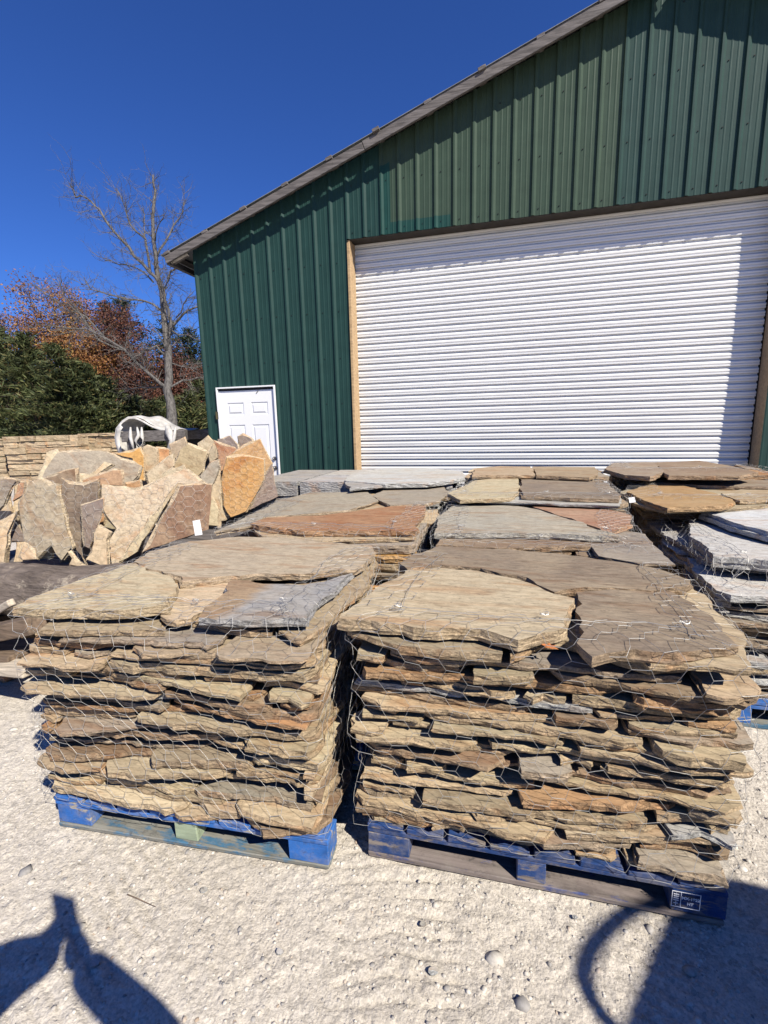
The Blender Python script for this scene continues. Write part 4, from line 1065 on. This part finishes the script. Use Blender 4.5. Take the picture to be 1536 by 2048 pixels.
# cover: an arched sheet sagging to the right
cov = []
n1 = 26; n2 = 8
top = [(236, 905), (229, 880), (232, 858), (242, 842), (256, 833), (270, 833), (285, 840), (302, 850), (320, 856), (340, 858), (352, 860)]
tx = np.interp(np.linspace(0, 1, n1), np.linspace(0, 1, len(top)), [p[0] for p in top]); ty = np.interp(np.linspace(0, 1, n1), np.linspace(0, 1, len(top)), [p[1] for p in top])
for i in range(n1):
    for k in range(n2):
        p = atd(tx[i], ty[i], 7.72)+np.array([.06, 1.0, 0])*(k/(n2-1)*.55)+[0, 0, .05*math.sin(k*1.1+i*.5)*.3]
        cov.append(p)
cf = [(i*n2+k, i*n2+k+1, (i+1)*n2+k+1, (i+1)*n2+k) for i in range(n1-1) for k in range(n2-1)]
# hanging front edge with a deep hem
b0 = len(cov)
for i in range(n1):
    for k in range(3):
        p = atd(tx[i]+(7 if i < 7 else 1)*k*.7, ty[i]+(2.5*k if i > 6 else 1.5*k), 7.71-.004*k); cov.append(p)
cf += [(b0+i*3+k, b0+i*3+k+1, b0+(i+1)*3+k+1, b0+(i+1)*3+k) for i in range(n1-1) for k in range(2)]
pc = mk('plastic_cover', cov, cf, MWHITEPL, smooth=True)
pc.modifiers.new('sheet', 'SOLIDIFY').thickness = .004
tag(pc, 'white plastic cover humped over the grey timber rack', 'cover')
pw = thing('plastic_wrap', 'torn white plastic wrap strips hanging from the grey beam', 'plastic wrap', tuple(atd(300, 866, 7.42)))
for px_, ln_ in ((262, .30), (275, .22), (284, .30), (352, .26)):
    p = atd(px_, 862, 7.40)
    MB().tube([p+[0, 0, .06], p+[.02*rng.normal(), -.02, -.3*ln_], p+[.04*rng.normal(), -.03, -.65*ln_], p+[.05*rng.normal(), -.02, -ln_]], [.012, .03, .022, .008], 6).build('strip', MWHITEPL, pw, smooth=True)
wr_ = atd(340, 866, 7.42)
MB().tube([wr_+[-.04, .02, .1], wr_+[0, -.02, 0], wr_+[.03, -.02, -.12], wr_+[-.03, -.03, -.3]], [.045, .06, .035, .05], 7).build('knot', MWHITEPL, pw, smooth=True)
bv_ = []
for i in range(8):
    for k in range(5):
        p = atd(372+i*8.5, 868-22*(i/7)**1.4, 8.4)+[0, .25*k, 0]; bv_.append(p+[0, 0, .02*math.sin(i+k)])
    
nb_ = len(bv_); front = []
for i in range(8):
    p = np.array(bv_[i*5]); front.append((p[0], p[1]-.02, .02))
bfc = [(i*5+k, i*5+k+1, (i+1)*5+k+1, (i+1)*5+k) for i in range(7) for k in range(4)]+[(nb_+i, i*5, (i+1)*5, nb_+i+1) for i in range(7)]
bo = mk('black_tarp', bv_+front, bfc, MBLACK); bo.modifiers.new('sheet', 'SOLIDIFY').thickness = .006
tag(bo, 'black tarp heaped between the timber rack and the barn corner', 'tarp')

# ------------------------------------------------------------------ small things
def tagcard(p, ax, label):
    o = MB().box(p, (.022, .0012, .042), ax).build('paper_tag', MPAPER); tag(o, label, 'tag', 'white tags tied to the wire')
p = at(396, 1066, .93)+[0, 0, .03]
tagcard(p, [np.array([.98, .1, .15]), np.array([-.1, .98, -.1]), np.array([-.15, .08, .98])], 'white tag standing at the edge of the left second row stack')
p = at(1264, 1000, .9)
tagcard(p, [np.array([.98, .1, .1]), np.array([0, .3, -.95]), np.array([.1, .95, .3])], 'white tag lying beside the gap on the right')
def leaf_(p, s_, th, label, col):
    pr = [(0, -1), (.22, -.5), (.55, -.55), (.4, -.1), (.7, .2), (.3, .3), (.15, .9), (0, 1), (-.15, .8), (-.3, .35), (-.65, .3), (-.4, -.1), (-.6, -.5), (-.2, -.5)]
    c_, s2_ = math.cos(th), math.sin(th); v = [(0, 0, .006)]
    for x, y in pr: v.append(((x*c_-y*s2_)*s_, (x*s2_+y*c_)*s_, .004+.4*s_*abs(x)*.6+.15*s_*max(y, 0)))
    f = [(0, i, i % len(pr)+1) for i in range(1, len(pr)+1)]
    o = mk('dead_leaf', np.array(v)+p, f, simple('dry_leaf', col, .7, .2, var=.3, scale=60)); o.modifiers.new('thick', 'SOLIDIFY').thickness = .0008
    tag(o, label, 'leaf')
leaf_(at(1098, 1299, .826)+[0, 0, .004], .028, 1.2, 'curled orange dead leaf on the front right stack', (.42, .16, .06))
twp = [at(255, 1789, .008), at(275, 1797, .012), at(292, 1805, .01), at(312, 1814, .012)]
tag(MB().tube(twp, [.002, .0018, .0015, .001], 5).build('twig', MWOODBROWN), 'thin brown twig lying on the pale gravel in front of the left pallet', 'twig')
for px_, py_, sz_, lb in ((845, 1850, .010, 'small pebble on the dust below the middle of the front right pallet'), (865, 1945, .014, 'grey pebble at the bottom centre of the dusty ground'), (190, 1930, .015, 'pebble lying in the arm shadow at the lower left'),
                          (408, 1782, .012, 'pebble on the dust just below the front left pallet'), (560, 1905, .010, 'small pebble left of the tyre tread marks'), (1150, 1835, .007, 'pebble beside the bottom board of the dark blue pallet')):
    p = at(px_, py_, .002)
    tag(slab('pebble', [p+[math.cos(a)*sz_, math.sin(a)*sz_*.8, sz_*.55] for a in np.linspace(0, 5.4, 7)], (0, 0, 1), sz_*.6, pick(dict(grey=1, gbrown=1, lgrey=1)), None, .012, .001), lb, 'pebble', 'loose pebbles in the foreground')
# stamp on the right block of the dark blue pallet
st = MB()
yv = -.0035
def plane_box(u0, u1, z0, z1):
    a, b_ = PP(u0, 0, z0), PP(u1, 0, z1)
    c = (PP(u0, yv, z0)+PP(u1, yv, z1))/2
    st.box(c, ((u1-u0)/2, .0006, (z1-z0)/2), pax)
U0, U1, ZA, ZB = PW-.150, PW-.073, .044, .099
lw = .0016
plane_box(U0, U1, ZA, ZA+lw); plane_box(U0, U1, ZB-lw, ZB); plane_box(U0, U0+lw, ZA+lw, ZB-lw); plane_box(U1-lw, U1, ZA+lw, ZB-lw)
UM = U0+.024; plane_box(UM, UM+lw, ZA+lw, ZB-lw)
uc = (U0+UM)/2
plane_box(uc-.0006, uc+.0006, ZA+.005, ZB-.006)
for k in range(4):
    zz = ZA+.022+k*.007
    plane_box(uc-.007, uc-.0012, zz, zz+.0025); plane_box(uc+.0012, uc+.007, zz, zz+.0025)
plane_box(uc-.006, uc+.006, ZA+.012, ZA+.014)
st.build('stamp_mark', MPRINT, pal2)
def text(body, u, z, size):
    cu = bpy.data.curves.new('stamp_text', 'FONT'); cu.body = body; cu.size = size; cu.align_x = 'CENTER'; cu.extrude = .0004; cu.offset = .00035
    o = bpy.data.objects.new('tmp', cu); COL.objects.link(o)
    dg = bpy.context.evaluated_depsgraph_get(); me = bpy.data.meshes.new_from_object(o.evaluated_get(dg))
    bpy.data.objects.remove(o)
    me.materials.clear(); me.materials.append(MPRINT)
    t = bpy.data.objects.new('stamp_text', me); COL.objects.link(t); t.parent = pal2
    ex, ey, ez = pax; mt = Matrix(((ex[0], ez[0], -ey[0]), (ex[1], ez[1], -ey[1]), (ex[2], ez[2], -ey[2]))).to_4x4()
    p = PP(u, yv-.0004, z)-wloc(pal2); mt.translation = Vector(p); t.matrix_local = mt
text('MX-1922', (UM+U1)/2+.0005, ZA+.031, .0128); text('HT', (UM+U1)/2, ZA+.013, .0128)

# ------------------------------------------------------------------ trees
def bark_mat(name, a, b_):
    m, t, b = mat(name, .9, .15)
    c = mix(t, ramp(t, noise(t, mapping(t, (6, 6, 1.5)), 4, 6, .7), [(.35, 0.0), (.65, 1.0)]), a, b_)
    lk(t, c, b.inputs['Base Color']); bump(t, b, noise(t, mapping(t, (8, 8, 1.5)), 5, 5), .8, .03); return m
MBARK = bark_mat('grey_bark', (.055, .051, .048), (.20, .187, .17))
MBARKD = bark_mat('dark_bark', (.05, .04, .03), (.13, .10, .08))
def leaf_mat(name, stops, rough=.6):
    m, t, b = mat(name, rough, .25)
    ge = nd(t, 'ShaderNodeNewGeometry')
    c = ramp(t, ge.outputs['Random Per Island'], stops)
    lk(t, mix(t, 1.0, c, ramp(t, noise(t, mapping(t), .9, 3), [(.3, .7), (.7, 1.3)]), 'MULTIPLY'), b.inputs['Base Color'])
    return m
MPINE = leaf_mat('pine_needles', [(0, (.030, .042, .015)), (.5, (.062, .078, .028)), (.85, (.10, .11, .04)), (1, (.15, .125, .05))])
MPINE2 = leaf_mat('dark_pine_needles', [(0, (.016, .026, .014)), (.6, (.03, .045, .024)), (1, (.055, .07, .035))])
MORANGE = leaf_mat('orange_leaves', [(0, (.12, .045, .02)), (.5, (.22, .095, .035)), (1, (.32, .165, .05))])
MRED = leaf_mat('dark_red_leaves', [(0, (.055, .024, .018)), (.6, (.11, .042, .028)), (1, (.19, .085, .045))])
MBROWNL = leaf_mat('brown_leaves', [(0, (.10, .05, .025)), (.6, (.20, .10, .045)), (1, (.30, .17, .06))])
MYELL = leaf_mat('yellow_leaves', [(0, (.18, .10, .03)), (.6, (.32, .18, .045)), (1, (.42, .27, .08))])
def cards(name, P, D, ln, wd, m_, parent):
    """leaf-sized faces: P centres, D long directions"""
    n = len(P); D = D/(np.linalg.norm(D, axis=1, keepdims=True)+1e-9)
    Rn = rng.normal(0, 1, (n, 3)); Sd = np.cross(D, Rn); Sd /= (np.linalg.norm(Sd, axis=1, keepdims=True)+1e-9)
    ln = np.broadcast_to(ln, n)[:, None]; wd = np.broadcast_to(wd, n)[:, None]
    V = np.stack([P-D*ln*.5, P+Sd*wd*.5, P+D*ln*.5, P-Sd*wd*.5], 1)
    return mk(name, V.reshape(-1, 3), np.arange(4*n).reshape(n, 4), m_, parent)
def pine(x, y, h, r, label, m_, n=9000, group='pines along the edge of the yard', z=0.0):
    t = thing('pine_tree', label, 'tree', (x, y, z), group); b0 = np.array([x, y, z])
    tk = MB(); tk.tube([b0+[0, 0, -.2], b0+[.05, 0, h*.5], b0+[0, .05, h*.98]], [.035*h*.55, .02*h*.5, .01], 7)
    P = []; D = []
    nb = int(70+h*16)
    for k in range(nb):
        zf = rng.random()**.9; zz = h*(.04+.94*zf); a = rng.uniform(0, 6.283)
        L = r*(1-zf)**.75*rng.uniform(.65, 1.1)+.12
        d = np.array([math.cos(a), math.sin(a), rng.uniform(-.05, .35)]); q0 = b0+[0, 0, zz]
        tip = q0+d*L+[0, 0, -.12*L]
        if k % 3 == 0: tk.tube([q0, q0+d*L*.5, tip], [.02, .012, .004], 4, cap=False)
        c = max(4, int(n/nb*(.35+1.1*L/r)))
        s_ = rng.random(c)**.6; pp = q0+(tip-q0)*s_[:, None]+rng.normal(0, 1, (c, 3))*[.13, .13, .055]*(.4+.9*s_[:, None])*(.6+.25*r)
        P.append(pp); D.append(d*.8+rng.normal(0, .45, (c, 3))+[0, 0, .25])
    tk.build('trunk', MBARKD, t)
    P, D = np.concatenate(P), np.concatenate(D)
    cards('crown', P, D, rng.uniform(.14, .34, len(P)), rng.uniform(.03, .07, len(P)), m_, t)
    return t
def grow_tree(mb, p, d, L, r, lev, tips, spread=.55, up=.25, maxlev=4):
    n = 4; pts = [p]; q = p.copy(); dd = d.copy()
    for i in range(n):
        dd = dd+rng.normal(0, .12, 3)+[0, 0, up*.12]; dd /= np.linalg.norm(dd); q = q+dd*L/n; pts.append(q.copy())
    mb.tube(pts, list(np.linspace(r, r*.55, n+1)), 6 if lev < 2 else 3, cap=False)
    if lev >= maxlev: tips.append((pts[-1], dd)); tips.append((pts[2], dd)); return
    for k in range(rng.integers(2, 4)+(lev == 0)):
        i = rng.integers(2, n+1) if k else n
        nd_ = dd+rng.normal(0, spread, 3)+[0, 0, up*.5]; nd_ /= np.linalg.norm(nd_)
        grow_tree(mb, pts[i], nd_, L*rng.uniform(.6, .85), r*.55, lev+1, tips, spread, up, maxlev)
def broadleaf(x, y, h, label, m_, n=9000, group='autumn trees behind the pines', cl=.55, name='autumn_tree', z=0.0, m2=None, rw=2.0):
    t = thing(name, label, 'tree', (x, y, z), group); mb = MB()
    b0 = np.array([x, y, z]); cen = b0+[0, 0, h*.60]
    mb.tube([b0+[0, 0, -.2], b0+[.1, 0, h*.3], cen+[0, .1, 0], b0+[0, 0, h*.93]], [h*.02, h*.016, h*.010, .015], 7)
    K = 95
    d = rng.normal(0, 1, (K, 3)); d /= np.linalg.norm(d, axis=1, keepdims=True)
    rr = rng.random(K)**.45
    T = cen+d*rr[:, None]*np.array([rw, rw, h*.385])*(1+.18*np.sin(d[:, :1]*5+d[:, 2:]*4))
    for q in T[::2]:
        st = b0+[0, 0, max(h*.18, (q[2]-z)*rng.uniform(.45, .75))]
        mb.tube([st, st*.5+q*.5+rng.normal(0, .12, 3)+[0, 0, .15], q], [.05, .03, .012], 4, cap=False)
        for _ in range(2): mb.tube([q*.6+st*.4, q+rng.normal(0, cl*.8, 3)], [.018, .006], 3, cap=False)
    mb.build('trunk', MBARKD, t)
    dens = rng.random(K)**.7
    k = rng.choice(K, n, p=dens/dens.sum()); P = T[k]+rng.normal(0, cl, (n, 3))*[1, 1, .7]
    cards('crown', P, rng.normal(0, 1, (n, 3)), rng.uniform(.06, .15, n), rng.uniform(.04, .09, n), m_, t)
    if m2:
        k = rng.choice(K, n//4); P = T[k]+rng.normal(0, cl, (n//4, 3))-[0, 0, h*.10]
        cards('crown', P, rng.normal(0, 1, (n//4, 3)), rng.uniform(.07, .15, n//4), rng.uniform(.05, .1, n//4), m2, t)
    return t
rng = np.random.default_rng(77)
def gpos(px, dep): p = atd(px, 860, dep); return p[0], p[1]
def toph(px, py, dep): return atd(px, py, dep)[2]
for k, (px, top_y, dep, r_) in enumerate(((-60, 690, 20, 2.1), (22, 655, 21.5, 2.2), (75, 668, 20, 2.0), (130, 690, 19, 2.0), (178, 725, 19.5, 1.8), (215, 752, 20.5, 1.6), (-160, 660, 22, 2.4))):
    x, y = gpos(px, dep)
    pine(x, y, toph(px, top_y, dep), r_, ['dense green pine mostly cut off by the left edge', 'tallest dense green pine near the left edge', 'dense green pine below the orange treetop', 'broad green pine left of the reddish trees', 'shorter green pine before the dark red tree', 'smallest green pine beside the white plastic cover', 'green pine beyond the left edge'][k], MPINE, 12000)
for k, (px, top_y, dep, r_) in enumerate(((275, 598, 30, 3.6), (395, 660, 27, 3.0), (240, 612, 31, 3.0), (350, 640, 30, 3.2))):
    x, y = gpos(px, dep)
    pine(x, y, toph(px, top_y, dep), r_, ['tall dark pine behind the dark red tree', 'dark pine close to the barn corner', 'dark pine between the orange and red trees', 'dark pine behind the bare tree trunk'][k], MPINE2, 11000, 'dark pines behind the autumn trees')
for k, (px, top_y, dep, m_, cl, m2, rw) in enumerate(((142, 570, 26, MORANGE, .38, MYELL, 2.2), (275, 618, 25, MRED, .34, None, 1.5), (0, 602, 28, MBROWNL, .4, None, 2.3), (212, 668, 24.5, MORANGE, .34, MYELL, 1.3), (-110, 590, 29, MBROWNL, .45, None, 2.8), (378, 705, 26, MRED, .35, None, 1.2))):
    x, y = gpos(px, dep)
    broadleaf(x, y, toph(px, top_y, dep), ['large orange autumn tree rising above the pines', 'dark red autumn tree left of the bare tree', 'brown autumn tree at the left edge behind the pines', 'yellow orange tree between the orange and red trees', 'brown autumn tree beyond the left edge', 'dull red autumn tree by the barn corner'][k], m_, 20000, cl=cl, m2=m2, rw=rw)
for k, (px, top_y, dep) in enumerate(((270, 790, 21), (310, 800, 20.5), (385, 780, 21), (410, 760, 23), (340, 790, 22))):
    x, y = gpos(px, dep)
    pine(x, y, toph(px, top_y, dep), 1.5, ['low green shrub pine under the dark red tree', 'low green pine left of the bare trunk', 'low green pine right of the bare trunk', 'low green pine touching the barn corner', 'low green pine right behind the bare trunk'][k], MPINE, 5000, 'low pines round the bare tree')
# a mass of woodland farther off
P = []; n = 16000
xs = rng.uniform(-75, 30, n); ys = 42+rng.normal(0, 4, n)+.10*np.abs(xs)
hh = 7.0+1.5*np.sin(xs*.35)+1.2*np.sin(xs*.9+1); zz_ = hh*rng.random(n)**.8
wm = leaf_mat('far_wood_leaves', [(0, (.03, .032, .016)), (.5, (.07, .05, .025)), (.8, (.12, .07, .03)), (1, (.05, .06, .025))])
o = cards('far_wood', np.stack([xs, ys, zz_], -1), rng.normal(0, 1, (n, 3)), rng.uniform(.5, 1.2, n), rng.uniform(.35, .8, n), wm, None)
tag(o, 'mixed woodland closing off the yard behind the trees', None, None, 'stuff')
# the bare tree
rng = np.random.default_rng(88)
bt = thing('bare_tree', 'tall leafless grey tree standing left of the barn corner', 'tree', (*atd(347, 935, 16.0)[:2], 0))
TZ = lambda *p: [(x*.4557, 300+y*.4557) for x, y in p]
limbs = [
 (TZ((765, 1420), (760, 1210), (745, 1100), (735, 1000), (735, 880), (730, 780), (715, 680), (690, 560), (680, 480), (675, 300), (680, 180), (672, 110)), .17, .025),
 (TZ((735, 880), (748, 760), (735, 700), (720, 610), (745, 540), (780, 505), (830, 450)), .09, .02),
 (TZ((690, 580), (660, 540), (590, 470), (540, 400), (470, 320), (440, 265), (390, 220), (330, 200), (303, 145)), .085, .015),
 (TZ((660, 540), (640, 400), (570, 320), (550, 250), (510, 165)), .06, .012),
 (TZ((680, 480), (720, 400), (760, 330), (800, 270), (818, 215)), .06, .012),
 (TZ((678, 400), (690, 340), (720, 290)), .035, .01), (TZ((650, 440), (630, 330), (625, 250)), .04, .01),
 (TZ((700, 700), (640, 660), (560, 655), (480, 640), (400, 620), (370, 560)), .055, .012),
 (TZ((670, 580), (600, 510), (520, 500), (460, 485)), .04, .012),
 (TZ((738, 1050), (690, 1010), (600, 930), (540, 880), (460, 820), (380, 790), (300, 780), (180, 770)), .09, .015),
 (TZ((460, 820), (380, 740), (300, 680), (210, 640), (150, 590)), .05, .012), (TZ((540, 880), (440, 840), (390, 770), (280, 640), (250, 560)), .05, .01),
 (TZ((728, 905), (680, 865), (640, 880), (590, 910), (540, 950)), .055, .012), (TZ((730, 1040), (660, 1040), (600, 1045), (545, 1065)), .05, .012),
 (TZ((748, 1040), (800, 1010), (860, 1000), (930, 990)), .06, .02), (TZ((745, 790), (780, 740), (830, 710), (890, 680)), .075, .03), (TZ((755, 800), (820, 810), (880, 835)), .04, .012),
 (TZ((740, 940), (800, 945), (870, 965)), .035, .012), (TZ((780, 740), (800, 670), (850, 620)), .035, .01)]
mt_ = MB(); tw_ = MB()
def twig_run(p, d, L, r, lev):
    pts = [p]; q = p.copy(); dd = d/np.linalg.norm(d)
    for i in range(4):
        dd = dd+rng.normal(0, .22, 3)+[0, 0, .06]; dd /= np.linalg.norm(dd); q = q+dd*L/4; pts.append(q.copy())
    tw_.tube(pts, list(np.linspace(r, r*.4, 5)), 3, cap=False)
    if lev < 3:
        for k in range(3 if lev < 2 else 2):
            i = rng.integers(1, 5); nd_ = dd+rng.normal(0, .6, 3)
            twig_run(pts[i], nd_, L*rng.uniform(.45, .75), r*.55, lev+1)
for li, (pl, r0, r1) in enumerate(limbs):
    if li: r0, r1 = r0*.72, r1*.8
    off = rng.uniform(-1, 1)*.9
    pts = []
    n_ = len(pl)
    for i, (x, y) in enumerate(pl):
        pts.append(atd(x, y, 16+(off*(i/(n_-1)) if li else 0)))
    rad = list(np.linspace(r0, r1, n_)); 
    if li == 0: rad[0] *= 1.5; pts[0][2] = -.1; rad[1] *= 1.1
    # smooth
    fine = []; fr_ = []
    for i in range(n_-1):
        for s_ in (0, .5):
            fine.append(pts[i]*(1-s_)+pts[i+1]*s_+(rng.normal(0, .03, 3) if (li or i) else 0)); fr_.append(rad[i]*(1-s_)+rad[i+1]*s_)
    fine.append(pts[-1]); fr_.append(rad[-1])
    mt_.tube(fine, fr_, 8 if r0 > .07 else 6, cap=True)
    lo = 8 if li == 0 else 2
    for i in range(lo, len(fine)-1):
        for _ in range(4):
            d = (fine[i+1]-fine[i]); d = d/np.linalg.norm(d)+rng.normal(0, .75, 3)
            twig_run(fine[i], d, rng.uniform(.3, .9), max(.010, fr_[i]*.22), 1)
mt_.build('trunk', MBARK, bt, smooth=True); tw_.build('twigs', MBARK, bt)

# ------------------------------------------------------------------ behind the viewer: what throws the two shadows in the foreground
def skin_body(name, joints, edges, radii, m_, parent, root_i=0):
    me = bpy.data.meshes.new(name); me.from_pydata([tuple(j) for j in joints], edges, []); me.update()
    o = bpy.data.objects.new(name, me); COL.objects.link(o); o.parent = parent; o.location = -wloc(parent)
    md = o.modifiers.new('skin', 'SKIN'); md.use_smooth_shade = True
    for i, sv in enumerate(me.skin_vertices[0].data): sv.radius = (radii[i], radii[i]); sv.use_root = (i == root_i)
    ss = o.modifiers.new('sub', 'SUBSURF'); ss.levels = 1; ss.render_levels = 2
    me.materials.append(m_); return o
shp = lambda px, py, h: at(px, py, 0)-LD*(h/-LD[2])*1.0 if False else at(px, py, 0)+np.array([-LD[0], -LD[1], -LD[2]])*(h/-LD[2])
per = thing('person', 'person in dark jacket and jeans holding up a phone with both hands', 'person', (.06, -.42, 0))
MSKIN = simple('skin', (.50, .31, .22), .55, .35, var=.06); MJACK = simple('dark_jacket', (.05, .055, .07), .85, .2); MJEAN = simple('blue_jeans', (.07, .10, .17), .85, .2); MHAIR = simple('brown_hair', (.06, .04, .025), .7)
shm = lambda a, b_: tuple(.5*(np.array(a)+np.array(b_)))
J = [(.06, -.42, .98), (.06, -.43, 1.15), (.06, -.41, 1.36), (.06, -.40, 1.45), (.06, -.36, 1.50), (.06, -.37, 1.60), (.06, -.36, 1.70),
     (-.13, -.41, 1.39), tuple(shp(-8, 1955, 1.15)), (-.05, -.045, 1.375), (.25, -.41, 1.39), tuple(shp(345, 2105, 1.08)), (.06, -.045, 1.375),
     (-.03, -.42, .93), (-.06, -.40, .52), (-.07, -.43, .10), (-.08, -.30, .05), (.15, -.42, .93), (.18, -.40, .52), (.19, -.43, .10), (.20, -.30, .05), shm(shp(-8, 1955, 1.15), (-.05, -.045, 1.375)), shm(shp(345, 2105, 1.08), (.06, -.045, 1.375))]
Eg = [(0, 1), (1, 2), (2, 3), (3, 4), (4, 5), (5, 6), (2, 7), (7, 8), (8, 21), (21, 9), (2, 10), (10, 11), (11, 22), (22, 12), (0, 13), (13, 14), (14, 15), (15, 16), (0, 17), (17, 18), (18, 19), (19, 20)]
Rd = [.15, .14, .15, .07, .055, .09, .075, .085, .090, .052, .080, .064, .052, .095, .065, .045, .04, .095, .065, .045, .04, .066, .056]
skin_body('body', J, Eg, Rd, MJACK, per)
hd = MB()
for a_ in (0,): 
    v = []; 
    for i in range(9):
        for k in range(12):
            ph_, th_ = math.pi*i/8, 6.2832*k/12
            v.append((.06+.078*math.sin(ph_)*math.cos(th_), -.35+.095*math.sin(ph_)*math.sin(th_), 1.635+.115*math.cos(ph_)))
    f = [(i*12+k, i*12+(k+1) % 12, (i+1)*12+(k+1) % 12, (i+1)*12+k) for i in range(8) for k in range(12)]
    hd.add(v, f)
hd.tube([(.06, -.26, 1.65), (.06, -.238, 1.615), (.06, -.255, 1.605)], [.012, .016, .01], 6)
for s_ in (-1, 1): hd.tube([(.06+s_*.078, -.35, 1.66), (.06+s_*.09, -.355, 1.635), (.06+s_*.08, -.35, 1.60)], [.012, .02, .01], 6)
hd.build('head', MSKIN, per, smooth=True)
hr_ = MB(); v = []
for i in range(6):
    for k in range(12):
        ph_, th_ = math.pi*.55*i/5, 6.2832*k/12
        v.append((.06+.086*math.sin(ph_)*math.cos(th_), -.362+.10*math.sin(ph_)*math.sin(th_), 1.642+.125*math.cos(ph_)))
hr_.add(v, [(i*12+k, i*12+(k+1) % 12, (i+1)*12+(k+1) % 12, (i+1)*12+k) for i in range(5) for k in range(12)]); hr_.build('hair', MHAIR, per, smooth=True)
for s_ in (-1, 1):
    hb = MB(); wx = s_*.055
    hb.tube([(wx, -.045, 1.365), (wx*.95, -.04, 1.39), (wx*.85, -.035, 1.425)], [.028, .038, .03], 8)
    for k in range(4):
        zf = 1.405+.0165*k
        hb.tube([(wx*.9, -.03, zf-.012), (wx*.78, -.012, zf), (wx*.62, -.011, zf+.004), (wx*.45, -.013, zf+.003)], [.010, .009, .008, .006], 6)
    hb.tube([(wx*.9, -.05, 1.395), (wx*.7, -.055, 1.42), (wx*.5, -.045, 1.435)], [.012, .010, .007], 6)
    hb.build('hand', MSKIN, per, smooth=True)
for s_, kx in ((-1, -.08), (1, .20)): MB().tube([(kx, -.46, .045), (kx, -.36, .05), (kx, -.25, .035)], [.042, .046, .03], 8).build('shoe', MBLACK, per, smooth=True)
ph_o = bevel(MB().box((.012, -.0255, 1.492), (.046, .0055, .082)).build('phone', simple('black_phone', (.02, .02, .022), .3, .5)), .003)
tag(ph_o, 'dark phone held upright in the hands of the person', 'phone')
# added machine out of view, outline shaped to cast the right-hand shadow
e1_ = np.array([.588, .809, 0]); aa = np.array([-.809, .588, 0])
B0 = aa*(-1.8)
mc = thing('unseen_machine', 'unseen machine added right of the viewer, shaped to cast the looped shadow', 'shadow caster', tuple((B0+e1_*1.7-aa*.6)*[1, 1, 0]))
MYEL = simple('yellow_paint', (.5, .3, .03), .5, .4)
Q = lambda s_, h_, d_=0: B0+e1_*s_+np.array([0, 0, h_])-aa*d_
sil = [(-.3, .45), (-.3, 1.97), (1.02, 1.985), (1.46, 2.02), (1.70, 1.945), (1.765, 1.845), (2.7, 1.76), (2.7, .45)]
v = [Q(s_, h_) for s_, h_ in sil]+[Q(s_, h_, 1.0) for s_, h_ in sil]; n_ = len(sil)
bevel(mk('shadow_body', v, [tuple(range(n_)), tuple(range(2*n_-1, n_-1, -1))]+[(i, n_+i, n_+(i+1) % n_, (i+1) % n_) for i in range(n_)], MYEL, mc), .02, 2)
lp = []
for q in ((1450, 1762), (1420, 1764), (1360, 1775), (1300, 1795), (1255, 1817), (1220, 1842), (1190, 1872), (1170, 1905), (1161, 1940), (1168, 1975), (1185, 2008), (1212, 2040), (1240, 2068)):
    g_ = at(*q, 0); lp.append((g_.dot(e1_), (g_.dot(aa)+1.8)/1.099))
lp = np.array(lp); lp[0, 1] -= .05
tt = np.linspace(0, len(lp)-1, 40); lx = np.interp(tt, range(len(lp)), lp[:, 0]); lz = np.interp(tt, range(len(lp)), lp[:, 1])
for _ in range(3): lx[1:-1] = (lx[:-2]+lx[1:-1]*2+lx[2:])/4; lz[1:-1] = (lz[:-2]+lz[1:-1]*2+lz[2:])/4
MB().tube([Q(a, b_, .01) for a, b_ in zip(lx, lz)], .020, 8).build('shadow_loop', MBLACK, mc, smooth=True)
for s_ in (.3, 2.1):
    for d_ in (.02, .98):
        c = Q(s_, .38, d_); MB().tube([c-aa*.12*(1 if d_ > .5 else -1)*-1, c+aa*.12*(1 if d_ > .5 else -1)*-1], .38, 24).build('wheel', MBLACK, mc)
